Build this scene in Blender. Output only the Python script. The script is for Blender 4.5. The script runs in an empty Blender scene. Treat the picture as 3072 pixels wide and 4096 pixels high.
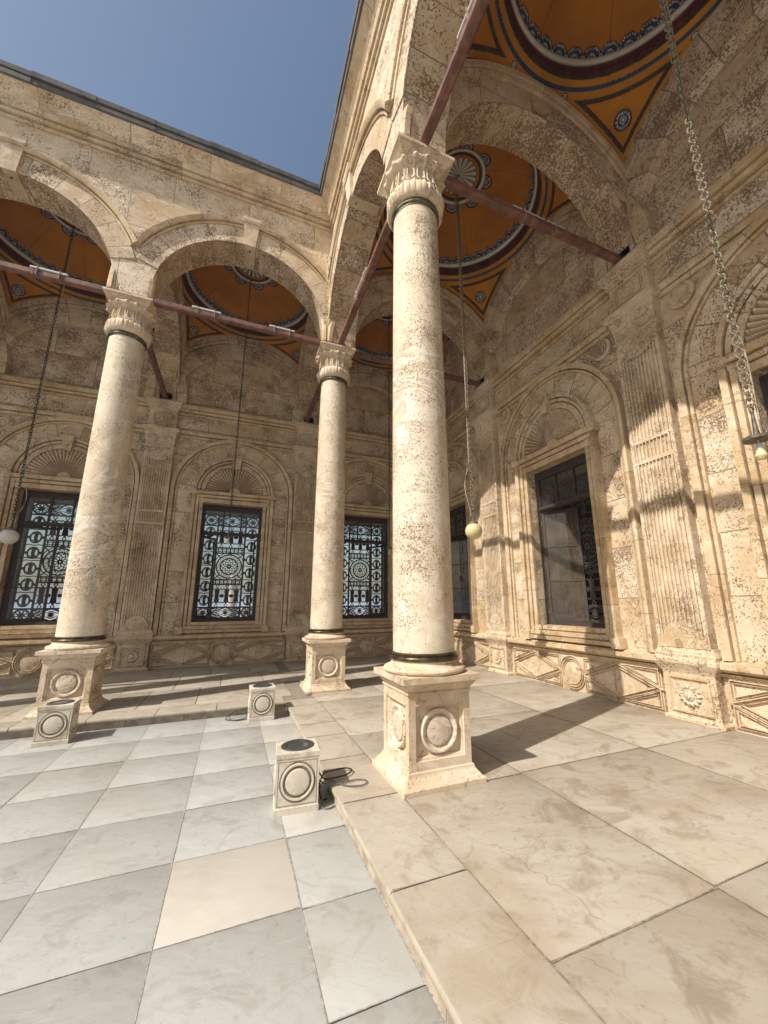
import bpy, math, random
import numpy as np
from mathutils import Vector, Matrix
random.seed(7)
PI = math.pi
S = bpy.context.scene
COL = S.collection

# ------------------------------------------------------------------ camera
yaw, pitch, roll = .3923, .2154, -.0067
fw = Vector((math.sin(yaw)*math.cos(pitch), math.cos(yaw)*math.cos(pitch), math.sin(pitch)))
rt = Vector((math.cos(yaw), -math.sin(yaw), 0)); up = rt.cross(fw)
r2 = rt*math.cos(roll)+up*math.sin(roll); u2 = -rt*math.sin(roll)+up*math.cos(roll)
cd = bpy.data.cameras.new("camera"); cam = bpy.data.objects.new("camera", cd); COL.objects.link(cam)
m = Matrix((r2, u2, -fw)).transposed().to_4x4(); m.translation = Vector((-2.1749, -9.4551, 1.8722))
cam.matrix_world = m
cd.sensor_width = 36; cd.sensor_fit = 'AUTO'; cd.lens = 36*1560.4/4096
cd.shift_x = -54.07/4096; cd.shift_y = 26.55/4096
cd.clip_start = .05; cd.clip_end = 6000
S.camera = cam
S.render.resolution_x = 768; S.render.resolution_y = 1024

# ------------------------------------------------------------------ sky, sun, exposure
SUN = Vector((1.0224, .3496, -1.10)).normalized()          # direction the light travels
elev = math.asin(-SUN.z); az = math.atan2(-SUN.x, -SUN.y)    # azimuth of the sun, from +Y towards +X
w = bpy.data.worlds.new("World"); S.world = w; w.use_nodes = True
nt = w.node_tree; nt.nodes.clear()
sk = nt.nodes.new('ShaderNodeTexSky'); sk.sky_type = 'NISHITA'; sk.sun_disc = False
sk.sun_elevation = elev; sk.sun_rotation = az
sk.air_density = 1.5; sk.dust_density = 3.2; sk.ozone_density = 1.5; sk.altitude = 100
bg = nt.nodes.new('ShaderNodeBackground'); bg.inputs['Strength'].default_value = .102
wo = nt.nodes.new('ShaderNodeOutputWorld')
nt.links.new(sk.outputs[0], bg.inputs[0]); nt.links.new(bg.outputs[0], wo.inputs[0])
sl = bpy.data.lights.new("sun", 'SUN'); sl.energy = 4.5; sl.angle = math.radians(.53); sl.color = (1, .935, .85)
so = bpy.data.objects.new("sun", sl); COL.objects.link(so)
so.rotation_euler = SUN.to_track_quat('-Z', 'Y').to_euler(); so.location = (-20, -10, 30)
S.view_settings.view_transform = 'Standard'; S.view_settings.look = 'None'
S.view_settings.exposure = 0.27; S.view_settings.gamma = 1
S.cycles.max_bounces = 8; S.cycles.diffuse_bounces = 5; S.cycles.transparent_max_bounces = 12
S.cycles.caustics_reflective = False; S.cycles.caustics_refractive = False

# ------------------------------------------------------------------ mesh builder
class MB:
    def __init__(s): s.v = []; s.f = []; s.uv = []
    def add(s, p): s.v.append(tuple(p)); return len(s.v)-1
    def face(s, idx, uv=None):
        if uv is None:
            a, b, c = (Vector(s.v[idx[0]]), Vector(s.v[idx[1]]), Vector(s.v[idx[2]]))
            n = (b-a).cross(c-a)
            if n.length < 1e-12 and len(idx) > 3: n = (c-a).cross(Vector(s.v[idx[3]])-a)
            ax = max(range(3), key=lambda i: abs(n[i])); k = [(1, 2), (0, 2), (0, 1)][ax]
            uv = [(s.v[i][k[0]], s.v[i][k[1]]) for i in idx]
        s.f.append(tuple(idx)); s.uv.append(uv)
    def quad(s, a, b, c, d, uv=None): s.face([s.add(p) for p in (a, b, c, d)], uv)
    def box(s, x0, x1, y0, y1, z0, z1):
        P = [(x, y, z) for x in (x0, x1) for y in (y0, y1) for z in (z0, z1)]
        i = [s.add(p) for p in P]
        for q in ((0, 1, 3, 2), (4, 6, 7, 5), (0, 4, 5, 1), (2, 3, 7, 6), (0, 2, 6, 4), (1, 5, 7, 3)): s.face([i[k] for k in q])
    def cbox(s, x0, x1, y0, y1, z0, z1, c=.01):
        """box with chamfered vertical and top edges (stacked rings)"""
        R = []
        for z, ins in ((z0, 0), (z1-c, 0), (z1, c)):
            a, b, e, g = x0+ins, x1-ins, y0+ins, y1-ins
            R.append([s.add(p) for p in ((a+c, e, z), (b-c, e, z), (b, e+c, z), (b, g-c, z), (b-c, g, z), (a+c, g, z), (a, g-c, z), (a, e+c, z))])
        for k in range(2):
            for j in range(8): s.face((R[k][j], R[k][(j+1) % 8], R[k+1][(j+1) % 8], R[k+1][j]))
        s.face(R[2]); s.face(R[0][::-1])
    def sq(s, prof, cx=0, cy=0):
        """square lathe: list of (half width, z)"""
        R = [[s.add((cx+a*h, cy+b*h, z)) for a, b in ((-1, -1), (1, -1), (1, 1), (-1, 1))] for h, z in prof]
        for k in range(len(R)-1):
            for j in range(4): s.face((R[k][j], R[k][(j+1) % 4], R[k+1][(j+1) % 4], R[k+1][j]))
        s.face(R[-1]); s.face(R[0][::-1])
    def lathe(s, prof, n=48, fn=None, cx=0, cy=0, cz=0, cap=True, ax='z'):
        R = []
        for h, z in prof:
            ring = []
            for j in range(n):
                t = 2*PI*j/n; r = h if fn is None else fn(h, z, t)
                if ax == 'z': p = (cx+r*math.cos(t), cy+r*math.sin(t), cz+z)
                else: p = (cx+r*math.cos(t), cy-z, cz+r*math.sin(t))          # axis towards the viewer side of a wall
                ring.append(s.add(p))
            R.append(ring)
        for k in range(len(R)-1):
            for j in range(n):
                q = (R[k][j], R[k][(j+1) % n], R[k+1][(j+1) % n], R[k+1][j])
                s.face(q, [(j*.1, k*.1)]*4)
        if cap:
            s.face(R[-1]); s.face(R[0][::-1])
    def sweep(s, path, nor, prof, closed=False, cprof=False, caps=True, y0=0):
        """path of (u,z), normals in the wall plane, profile of (r,d): d comes out of the wall"""
        L = [0]
        for i in range(1, len(path)): L.append(L[-1]+math.dist(path[i], path[i-1]))
        C = [0]
        for i in range(1, len(prof)): C.append(C[-1]+math.dist(prof[i], prof[i-1]))
        R = [[s.add((p[0]+n[0]*r, y0-d, p[1]+n[1]*r)) for r, d in prof] for p, n in zip(path, nor)]
        N = len(path); M = len(prof)
        for i in range(N if closed else N-1):
            i2 = (i+1) % N; l0 = L[i]; l1 = L[i2] if i2 else L[i]+math.dist(path[i], path[0])
            for j in range(M if cprof else M-1):
                j2 = (j+1) % M; c1 = C[j2] if j2 else C[j]+.1
                s.face((R[i][j], R[i2][j], R[i2][j2], R[i][j2]), [(l0, C[j]), (l1, C[j]), (l1, c1), (l0, c1)])
        if caps and not closed and M > 2:
            s.face(R[0]); s.face(R[-1][::-1])
    def line(s, a, b, prof, **k):
        """straight moulding between two points of the wall plane; r is measured to the left of a->b"""
        d = (b[0]-a[0], b[1]-a[1]); l = math.hypot(*d); n = (-d[1]/l, d[0]/l)
        s.sweep([a, b], [n, n], prof, **k)
    def arc(s, c, R, prof, a0=0, a1=PI, n=40, **k):
        T = [a0+(a1-a0)*i/n for i in range(n+1)]
        # u runs along the arc; uv length uses radius R
        s.sweep([(c[0]+R*math.cos(t), c[1]+R*math.sin(t)) for t in T], [(math.cos(t), math.sin(t)) for t in T], prof, **k)
    def loop(s, pts, prof, **k):
        """mitred closed moulding along a polygon of the wall plane"""
        N = len(pts); nor = []
        for i in range(N):
            a, b, c = pts[i-1], pts[i], pts[(i+1) % N]
            d1 = Vector((b[0]-a[0], b[1]-a[1])).normalized(); d2 = Vector((c[0]-b[0], c[1]-b[1])).normalized()
            n1 = Vector((-d1.y, d1.x)); n2 = Vector((-d2.y, d2.x)); mm = (n1+n2).normalized(); k2 = 1/max(.3, mm.dot(n1))
            nor.append((mm.x*k2, mm.y*k2))
        s.sweep(pts, nor, prof, closed=True, **k)
    def bar(s, pts, wd, d0, d1, closed=False):
        """flat metal ribbon in the wall plane"""
        N = len(pts); nor = []
        for i in range(N):
            a = pts[i-1] if (i or closed) else pts[i]; c = pts[(i+1) % N] if (i < N-1 or closed) else pts[i]
            d = Vector((c[0]-a[0], c[1]-a[1]));
            d = d.normalized() if d.length > 1e-9 else Vector((1, 0)); nor.append((-d.y, d.x))
        wd *= 1.75; s.sweep(pts, nor, [(-wd/2, d0), (-wd/2, d1), (wd/2, d1), (wd/2, d0)], closed=closed, cprof=True)
    def tube(s, pts, r, n=6, closed=False):
        pts = [Vector(p) for p in pts]; N = len(pts); R = []
        ref = Vector((0, 0, 1))
        for i in range(N):
            a = pts[i-1] if (i or closed) else pts[i]; c = pts[(i+1) % N] if (i < N-1 or closed) else pts[i]
            t = (c-a).normalized(); x = t.cross(ref)
            if x.length < .2: x = t.cross(Vector((1, 0, 0)))
            x.normalize(); y = t.cross(x)
            R.append([s.add(pts[i]+(x*math.cos(2*PI*k/n)+y*math.sin(2*PI*k/n))*r) for k in range(n)])
        for i in range(N if closed else N-1):
            for k in range(n): s.face((R[i][k], R[i][(k+1) % n], R[(i+1) % N][(k+1) % n], R[(i+1) % N][k]), [(0, 0)]*4)
        if not closed: s.face(R[0]); s.face(R[-1][::-1])
    def mesh(s, name, mat, ang=26):
        me = bpy.data.meshes.new(name); me.from_pydata(s.v, [], s.f)
        ul = me.uv_layers.new(name="UVMap"); fl = [c for q in s.uv for p in q for c in p]
        ul.data.foreach_set("uv", fl)
        me.polygons.foreach_set("use_smooth", [True]*len(me.polygons)); me.set_sharp_from_angle(angle=math.radians(ang))
        me.materials.append(mat); me.update(); return me
    def build(s, name, mat, parent=None, ang=26):
        o = bpy.data.objects.new(name, s.mesh(name, mat, ang)); COL.objects.link(o)
        if parent: o.parent = parent
        return o

def tag(o, label, cat, group=None):
    o['label'] = label; o['category'] = cat; o['kind'] = 'thing'
    if group: o['group'] = group
    return o
def empty(name, loc=(0, 0, 0), rz=0):
    o = bpy.data.objects.new(name, None); COL.objects.link(o); o.location = loc; o.rotation_euler = (0, 0, rz); o.empty_display_size = .2; return o
def inst(name, me, parent=None, loc=(0, 0, 0), rz=0):
    o = bpy.data.objects.new(name, me); COL.objects.link(o); o.location = loc; o.rotation_euler = (0, 0, rz)
    if parent: o.parent = parent
    return o
def copy_tree(o, parent=None):
    c = o.copy(); COL.objects.link(c)
    if parent: c.parent = parent
    for ch in list(o.children): copy_tree(ch, c)
    return c

# ------------------------------------------------------------------ materials
class N:
    def __init__(s, name):
        s.m = bpy.data.materials.new(name); s.m.use_nodes = True; s.t = s.m.node_tree
        s.b = s.t.nodes['Principled BSDF']
    def n(s, typ, **k):
        x = s.t.nodes.new(typ)
        for a, v in k.items(): setattr(x, a, v)
        return x
    def l(s, a, b): s.t.links.new(a, b)
    def set(s, node, key, v):
        if hasattr(v, 'is_output'): s.l(v, node.inputs[key])
        else: node.inputs[key].default_value = v
    def math(s, op, a, b=0, c=0, clamp=False):
        x = s.n('ShaderNodeMath', operation=op, use_clamp=clamp)
        for i, v in enumerate((a, b, c)): s.set(x, i, v)
        return x.outputs[0]
    def vmath(s, op, a, b=(0, 0, 0)):
        x = s.n('ShaderNodeVectorMath', operation=op); s.set(x, 0, a); s.set(x, 1, b); return x.outputs[0]
    def noise(s, vec, sc, det=3, rough=.55, dist=0):
        x = s.n('ShaderNodeTexNoise'); s.l(vec, x.inputs['Vector'])
        x.inputs['Scale'].default_value = sc; x.inputs['Detail'].default_value = det; x.inputs['Roughness'].default_value = rough; x.inputs['Distortion'].default_value = dist
        return x.outputs['Fac']
    def rng(s, v, a, b, c=0, d=1, smooth=True):
        x = s.n('ShaderNodeMapRange', interpolation_type='SMOOTHSTEP' if smooth else 'LINEAR')
        for k, q in ((0, v), (1, a), (2, b), (3, c), (4, d)): s.set(x, k, q)
        return x.outputs[0]
    def mix(s, f, a, b, mode='MIX'):
        x = s.n('ShaderNodeMix', data_type='RGBA', blend_type=mode)
        s.set(x, 0, f)
        for k, q in ((6, a), (7, b)):
            if isinstance(q, tuple): q = (*q, 1) if len(q) == 3 else q
            s.set(x, k, q)
        return x.outputs[2]
    def bump(s, h, dist=.01, st=1):
        x = s.n('ShaderNodeBump'); x.inputs['Distance'].default_value = dist; x.inputs['Strength'].default_value = st
        s.l(h, x.inputs['Height']); s.l(x.outputs[0], s.b.inputs['Normal'])
    def pos(s): return s.n('ShaderNodeNewGeometry').outputs['Position']
    def uv(s): return s.n('ShaderNodeUVMap').outputs[0]

def wobv(k, P, sc=30):
    x = k.n('ShaderNodeTexNoise'); k.l(P, x.inputs['Vector']); x.inputs['Scale'].default_value = sc; x.inputs['Detail'].default_value = 2
    return x.outputs['Color']

def travertine(name, joint=None, base=(.69, .565, .41), tan=(.55, .405, .25), white=(.79, .695, .555), pit=(.155, .092, .046), pits=.5, vein=.5, soft=1.0, blocks=1.0, offs=.5, fine=1.0, flake=1.0, wob=0, cl=1.0):
    k = N(name); P = k.pos()
    if joint:
        br = k.n('ShaderNodeTexBrick'); U = k.uv(); U = k.vmath('ADD', U, k.vmath('MULTIPLY', k.vmath('SUBTRACT', wobv(k, P, 3.5), (.5, .5, .5)), (wob, wob, 0))) if wob else U; k.l(U, br.inputs['Vector']); br.offset = offs; br.squash = 1
        br.inputs['Color1'].default_value = (0, 0, 0, 1); br.inputs['Color2'].default_value = (1, 1, 1, 1); br.inputs['Mortar'].default_value = (.5, .5, .5, 1)
        br.inputs['Scale'].default_value = 1; br.inputs['Mortar Size'].default_value = joint[2]; br.inputs['Mortar Smooth'].default_value = .3
        br.inputs['Bias'].default_value = 0; br.inputs['Brick Width'].default_value = joint[0]; br.inputs['Row Height'].default_value = joint[1]
        rnd = br.outputs['Color']; mort = br.outputs['Fac']
        P = k.vmath('ADD', P, k.vmath('MULTIPLY', rnd, (9.0, 13.0, 17.0)))
    big = k.noise(P, .9, 3, .6)
    med = k.noise(P, 4.0, 4, .65, .6)
    # banded alabaster: contour lines of a stretched, twisted noise field
    Pv = k.vmath('MULTIPLY', k.vmath('ADD', P, k.vmath('MULTIPLY', k.n('ShaderNodeSeparateXYZ').outputs[0], (0, 0, 0))) if False else P, (.5, .5, 1.1))
    fld = k.noise(Pv, 1.1, 3, .5, 1.2)
    sn = k.math('SINE', k.math('MULTIPLY', fld, 95.0)); sn2 = k.math('SINE', k.math('MULTIPLY', fld, 41.0))
    band = k.math('MULTIPLY', k.math('ADD', sn, sn2), .5)
    bm = k.math('MULTIPLY', k.rng(k.noise(P, .75, 2), .50, .60), vein, clamp=True)
    col = k.mix(k.rng(big, .35, .68), base, tan)
    col = k.mix(k.rng(med, .45, .75, 0, .75), col, white)
    bandcol = k.mix(k.rng(band, -.8, .9), tuple(c*.92 for c in tan), white)
    col = k.mix(k.math('MULTIPLY', bm, .75), col, bandcol)
    # corroded pits, of two sizes, gathered in clouds
    cloud = k.noise(P, 1.6, 3, .6)
    dens = k.math('ADD', k.math('MULTIPLY_ADD', k.math('SUBTRACT', cloud, .5), cl, .5), (pits-.5))
    if joint: dens = k.math('ADD', dens, k.math('MULTIPLY', k.math('SUBTRACT', rnd, .5), .28*blocks))
    wob = k.noise(P, 26, 2, .6)
    Pp = k.vmath('ADD', P, k.vmath('MULTIPLY', k.n('ShaderNodeCombineXYZ').outputs[0] if False else k.vmath('SUBTRACT', wobv(k, P), (.5, .5, .5)), (.06, .06, .06)))
    vo = k.n('ShaderNodeTexVoronoi', feature='F1'); k.l(k.vmath('MULTIPLY', Pp, (1, 1, 1.25)), vo.inputs['Vector']); vo.inputs['Scale'].default_value = 27*fine
    thr = k.rng(dens, .30, .70, .10, .50, False)
    p1 = k.rng(k.math('SUBTRACT', vo.outputs['Distance'], thr), -.05, .06, 1, 0)
    gate = k.rng(k.noise(P, 11, 2), .36, .50)
    p1 = k.math('MULTIPLY', p1, gate)
    n2 = k.noise(k.vmath('MULTIPLY', P, (1, 1, .7)), 36*fine, 3, .6, .5)
    thr2 = k.rng(dens, .30, .72, .68, .47, False)
    p2 = k.rng(k.math('SUBTRACT', n2, thr2), -.015, .05)
    pm = k.math('MAXIMUM', p1, k.math('MULTIPLY', p2, .85))
    # bigger lost flakes, filled with brown dust
    n3 = k.noise(P, 5.5, 4, .62, .8)
    p3 = k.rng(n3, .61, .64)
    pm2 = k.math('MAXIMUM', pm, k.math('MULTIPLY', p3, .62*flake))
    pc = k.mix(k.noise(P, 12, 2), pit, tuple(c*1.9 for c in pit))
    col = k.mix(k.math('MULTIPLY', pm2, soft), col, pc)
    if joint:
        val = k.n('ShaderNodeHueSaturation'); k.l(k.rng(rnd, 0, 1, 1-.16*blocks, 1+.12*blocks, False), val.inputs['Value']); k.l(k.rng(rnd, 0, 1, 1.12, .86, False), val.inputs['Saturation']); k.l(col, val.inputs['Color']); col = val.outputs[0]
        mk = k.math('MULTIPLY', mort, k.rng(med, .3, .5, .55, 1), clamp=True)
        col = k.mix(k.math('MULTIPLY', mk, .8), col, (.25, .175, .11))
    k.l(col, k.b.inputs['Base Color'])
    k.b.inputs['Roughness'].default_value = .72; k.b.inputs['Specular IOR Level'].default_value = .25
    h = k.math('SUBTRACT', k.math('MULTIPLY', med, .35), pm2)
    if joint: h = k.math('SUBTRACT', h, k.math('MULTIPLY', mort, 1.0))
    k.bump(h, .008, .9)
    return k.m
M = {}
M['wall'] = travertine('travertine_ashlar', (2.3, .98, .010), pits=.49, blocks=.85, flake=.8, wob=.035)
M['front'] = travertine('travertine_ashlar_front', (1.7, .95, .007), pits=.43, vein=.7, blocks=.8, flake=.6, wob=.02)
M['vous'] = travertine('travertine_voussoirs', (.52, 60, .009), pits=.48, blocks=.8, fine=.85)
M['mould'] = travertine('travertine_moulding', (1.35, 60, .006), pits=.45, tan=(.53, .38, .22), base=(.69, .55, .375), vein=.25, soft=.9, blocks=.7, fine=1.25, flake=.7)
M['column'] = travertine('alabaster_column', None, base=(.68, .58, .44), tan=(.56, .45, .315), white=(.76, .685, .565), pits=.43, vein=1.0, pit=(.20, .135, .08), fine=1.35, flake=.3, cl=.85)
M['carved'] = travertine('carved_travertine', None, base=(.67, .545, .40), tan=(.53, .40, .26), pits=.37, vein=.35, pit=(.21, .14, .08), soft=.8, fine=1.2)
M['pilaster'] = travertine('fluted_travertine', None, base=(.68, .555, .40), tan=(.52, .385, .235), pits=.46, vein=.3, pit=(.17, .105, .058), soft=.9, fine=1.1)
M['dado'] = travertine('dado_travertine', (2.1, 60, .006), pits=.44, base=(.67, .54, .385))
M['arch'] = travertine('rough_voussoirs', (.56, 60, .009), pits=.58, base=(.58, .465, .33), pit=(.17, .10, .055), fine=.8)

def marble(name, c1, c2, c3, stain, cream=None, sc=1.0):
    k = N(name); g = k.n('ShaderNodeNewGeometry'); P = g.outputs['Position']; R = g.outputs['Random Per Island']
    P = k.vmath('ADD', P, k.vmath('MULTIPLY', k.n('ShaderNodeCombineXYZ').outputs[0], (1, 1, 1)))
    off = k.n('ShaderNodeCombineXYZ'); k.l(k.math('MULTIPLY', R, 57), off.inputs[0]); k.l(k.math('MULTIPLY', R, 31), off.inputs[1]); k.l(k.math('MULTIPLY', R, 13), off.inputs[2])
    P = k.vmath('ADD', P, off.outputs[0])
    rot = k.n('ShaderNodeVectorRotate', rotation_type='Z_AXIS'); k.l(P, rot.inputs[0]); k.l(k.math('ADD', k.math('MULTIPLY', R, .9), .2), rot.inputs['Angle'])
    Q = k.vmath('MULTIPLY', rot.outputs[0], (1.0, 3.2, 1))
    a = k.noise(Q, 1.3*sc, 5, .62, 1.0); b = k.noise(Q, 5*sc, 4, .6, .6); c = k.noise(g.outputs['Position'], .8, 4, .6)
    col = k.mix(k.rng(a, .36, .66), c1, c2); col = k.mix(k.rng(b, .52, .72, 0, .6), col, c3)
    col = k.mix(k.rng(c, .50, .66, 0, .6), col, stain); bl = k.noise(P, 2.6, 5, .7, .8); col = k.mix(k.rng(bl, .50, .66, 0, .75), col, tuple(x*.86 for x in stain)); sm = k.noise(P, 14, 4, .7); col = k.mix(k.rng(sm, .56, .70, 0, .4), col, tuple(x*.7 for x in stain))
    sp = k.noise(P, 42, 3, .7); col = k.mix(k.rng(sp, .66, .74, 0, .5), col, tuple(x*.45 for x in stain))
    ck = k.n('ShaderNodeTexVoronoi', feature='DISTANCE_TO_EDGE'); k.l(k.vmath('ADD', P, k.vmath('MULTIPLY', wobv(k, P, 3.0), (.5, .5, .5))), ck.inputs['Vector']); ck.inputs['Scale'].default_value = .9
    cm = k.math('MULTIPLY', k.rng(ck.outputs['Distance'], .0015, .006, 1, 0), k.rng(k.noise(P, .7, 2), .56, .64)); col = k.mix(k.math('MULTIPLY', cm, .38), col, tuple(x*.4 for x in stain))
    scv = k.noise(k.vmath('MULTIPLY', P, (1, 22, 1)), 2.2, 3, .6); col = k.mix(k.rng(scv, .64, .70, 0, .22), col, tuple(min(1, x*1.35) for x in c3))
    vn = k.math('ABSOLUTE', k.math('SUBTRACT', k.noise(Q, .9, 5, .7, 1.6), .5)); col = k.mix(k.rng(vn, 0, .012, .22, 0), col, tuple(x*.5 for x in c1))
    hv = k.n('ShaderNodeHueSaturation'); k.l(k.rng(R, 0, 1, .975, 1.02, False), hv.inputs['Value']); k.l(k.rng(k.math('FRACT', k.math('MULTIPLY', R, 7.3)), 0, 1, .97, 1.03, False), hv.inputs['Saturation']); k.l(col, hv.inputs['Color']); col = hv.outputs[0]
    if cream:
        at = k.n('ShaderNodeAttribute', attribute_name='tint'); col = k.mix(k.math('MULTIPLY', at.outputs['Fac'], .75), col, k.mix(k.rng(c, .4, .65), cream, tuple(x*.88 for x in cream)))
    k.l(col, k.b.inputs['Base Color']); k.l(k.rng(b, .3, .7, .42, .66), k.b.inputs['Roughness']); k.b.inputs['Specular IOR Level'].default_value = .35
    k.bump(k.math('ADD', k.math('MULTIPLY', b, .6), k.math('MULTIPLY', sp, -.3)), .004, .5)
    return k.m
M['court'] = marble('grey_marble_paving', (.405, .41, .39), (.39, .398, .38), (.43, .43, .405), (.365, .35, .31), cream=(.54, .50, .43))
M['gallery'] = marble('beige_marble_paving', (.405, .36, .285), (.44, .40, .33), (.365, .335, .285), (.32, .26, .19), sc=.8, cream=(.42, .36, .27))

def simple(name, col, rough=.6, metal=0, nsc=8, var=.25, bump=.0, spec=.4):
    k = N(name); P = k.pos(); n = k.noise(P, nsc, 4, .6)
    k.l(k.mix(k.rng(n, .3, .7), tuple(c*(1-var) for c in col), tuple(min(1, c*(1+var)) for c in col)), k.b.inputs['Base Color'])
    k.b.inputs['Roughness'].default_value = rough; k.b.inputs['Metallic'].default_value = metal; k.b.inputs['Specular IOR Level'].default_value = spec
    if bump: k.bump(n, bump, .6)
    return k.m
M['grout'] = simple('dusty_joint', (.24, .21, .17), .95, bump=.01, nsc=30)
M['dirt'] = simple('joint_grime', (.25, .205, .15), .95, nsc=25, var=.35, bump=.004); M['dirt_pale'] = simple('pale_joint_grime', (.345, .325, .29), .95, nsc=25, var=.35)
M['riser'] = simple('step_stone', (.40, .335, .25), .75, nsc=5, var=.3, bump=.01)
M['nosing'] = marble('worn_step_edge', (.46, .42, .34), (.52, .48, .40), (.38, .33, .27), (.30, .24, .18), sc=1.2, cream=(.5, .44, .34))
M['lead'] = simple('grey_lead_coping', (.105, .095, .085), .7, nsc=3, var=.3, bump=.02)
M['beam'] = simple('red_brown_painted_wood', (.17, .080, .058), .6, nsc=6, var=.35, bump=.006)
M['white_metal'] = simple('white_enamel', (.55, .56, .55), .45, nsc=4, var=.08)
M['bronze'] = simple('dark_bronze', (.105, .082, .045), .34, .8, nsc=10, var=.5, bump=.004)
M['bronze_old'] = simple('greened_bronze', (.13, .11, .065), .5, .5, nsc=9, var=.6, bump=.004)
M['wood'] = simple('dark_stained_wood', (.040, .022, .017), .5, nsc=14, var=.35, bump=.004)
M['wood_faded'] = simple('faded_brown_wood', (.058, .042, .034), .6, nsc=14, var=.35, bump=.004)
M['iron'] = simple('dusty_black_iron', (.045, .038, .03), .55, nsc=20, var=.3)
M['chain'] = simple('weathered_chain', (.26, .215, .15), .7, .2, nsc=30, var=.3)
M['rust_chain'] = simple('rusty_chain', (.05, .035, .026), .75, .3, nsc=30, var=.4)
M['cable'] = simple('pale_cable', (.40, .34, .25), .6)
M['cable_dark'] = simple('black_cable', (.018, .017, .017), .5)
M['cable_grey'] = simple('grey_cable', (.12, .115, .11), .55)
M['dish'] = simple('old_tin_dish', (.13, .115, .09), .55, .4, nsc=20, var=.4)
M['floodstone'] = marble('white_marble_box', (.60, .54, .44), (.66, .61, .52), (.55, .48, .38), (.42, .34, .25), sc=2, cream=(.6, .55, .45))
M['groove'] = simple('dirt_filled_groove', (.20, .155, .105), .9, nsc=20, var=.3)
M['lensring'] = simple('grey_metal_ring', (.075, .085, .085), .45, .5, nsc=20, var=.15)
M['ground'] = simple('dusty_ground', (.33, .27, .19), .95, nsc=.05, var=.25)
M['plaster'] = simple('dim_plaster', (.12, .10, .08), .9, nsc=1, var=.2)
M['city'] = simple('hazed_sandy_render', (.42, .39, .35), .9, nsc=.3, var=.2)  # distance haze put into the colour: sandy render paled and greyed

def lamp_glass(name, col):
    k = N(name); k.b.inputs['Base Color'].default_value = (*col, 1); k.b.inputs['Roughness'].default_value = .25
    k.b.inputs['Subsurface Weight'].default_value = .25; k.b.inputs['Subsurface Radius'].default_value = (.05, .05, .04)
    n = k.noise(k.pos(), 18, 4, .6); k.l(k.mix(k.rng(n, .4, .8, 0, .35), col, tuple(c*.6 for c in col)), k.b.inputs['Base Color'])
    return k.m
M['globe_white'] = lamp_glass('milk_glass', (.62, .62, .58)); M['globe_yellow'] = lamp_glass('yellowed_glass', (.66, .57, .30))
def pane(name, dust, tr, dc=(.30, .29, .27, 1)):
    k = N(name); k.t.nodes.remove(k.b); out = [x for x in k.t.nodes if x.type == 'OUTPUT_MATERIAL'][0]
    t = k.n('ShaderNodeBsdfTransparent'); t.inputs[0].default_value = (tr, tr, tr*.97, 1)
    g = k.n('ShaderNodeBsdfGlossy'); g.inputs['Roughness'].default_value = .03; g.inputs[0].default_value = (.9, .9, .9, 1)
    d = k.n('ShaderNodeBsdfDiffuse'); d.inputs[0].default_value = dc
    n = k.noise(k.pos(), 3, 4, .6)
    a = k.n('ShaderNodeMixShader'); k.l(k.rng(n, .3, .7, dust*.6, dust*1.4), a.inputs[0]); k.l(t.outputs[0], a.inputs[1]); k.l(d.outputs[0], a.inputs[2])
    f = k.n('ShaderNodeFresnel'); f.inputs[0].default_value = 1.5
    b = k.n('ShaderNodeMixShader'); k.l(k.math('MULTIPLY', f.outputs[0], 1.2, clamp=True), b.inputs[0]); k.l(a.outputs[0], b.inputs[1]); k.l(g.outputs[0], b.inputs[2])
    k.l(b.outputs[0], out.inputs[0]); return k.m
M['pane'] = pane('dusty_pane', .09, .9); M['pane_dirty'] = pane('dirty_pane', .20, .65, (.34, .27, .19, 1))
def lens():
    k = N('floodlight_lens'); k.b.inputs['Base Color'].default_value = (.035, .045, .04, 1); k.b.inputs['Roughness'].default_value = .12
    n = k.noise(k.pos(), 60, 4, .7); k.l(k.mix(k.rng(n, .4, .75), (.03, .04, .035), (.12, .13, .11)), k.b.inputs['Base Color']); return k.m
M['lens'] = lens()
def painted():
    k = N('painted_plaster'); a = k.n('ShaderNodeAttribute', attribute_name='paint')
    n = k.noise(k.pos(), 1.3, 4, .6); n2 = k.noise(k.pos(), 22, 3, .6)
    c = k.mix(1.0, a.outputs['Color'], k.mix(k.rng(n, .3, .75), (.72, .70, .66), (1, 1, 1)), 'MULTIPLY')
    st = k.noise(k.vmath('MULTIPLY', k.pos(), (1, 1, .35)), 3.5, 5, .65); c = k.mix(k.rng(st, .5, .75, 0, .35), c, (.22, .10, .03)); c = k.mix(k.rng(n2, .4, .7, 0, .14), c, (.25, .16, .08)); fl = k.noise(k.pos(), 9, 5, .7); c = k.mix(k.rng(fl, .69, .71, 0, .5), c, (.42, .33, .22))
    k.l(c, k.b.inputs['Base Color']); k.b.inputs['Roughness'].default_value = .75; k.b.inputs['Specular IOR Level'].default_value = .2
    k.bump(n2, .004, .4); return k.m
M['paint'] = painted()

# ================================================================== SETTING
BX = 4.816                      # bay of the back arcade
ZS = 8.59                       # top of the capitals
W = 4.9                         # wall face, back wall y = W, right wall x = W
H = -.16                        # courtyard level
BACKU = [-BX*i for i in range(1, 4)]
CX1 = -.10                      # corner column

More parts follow.
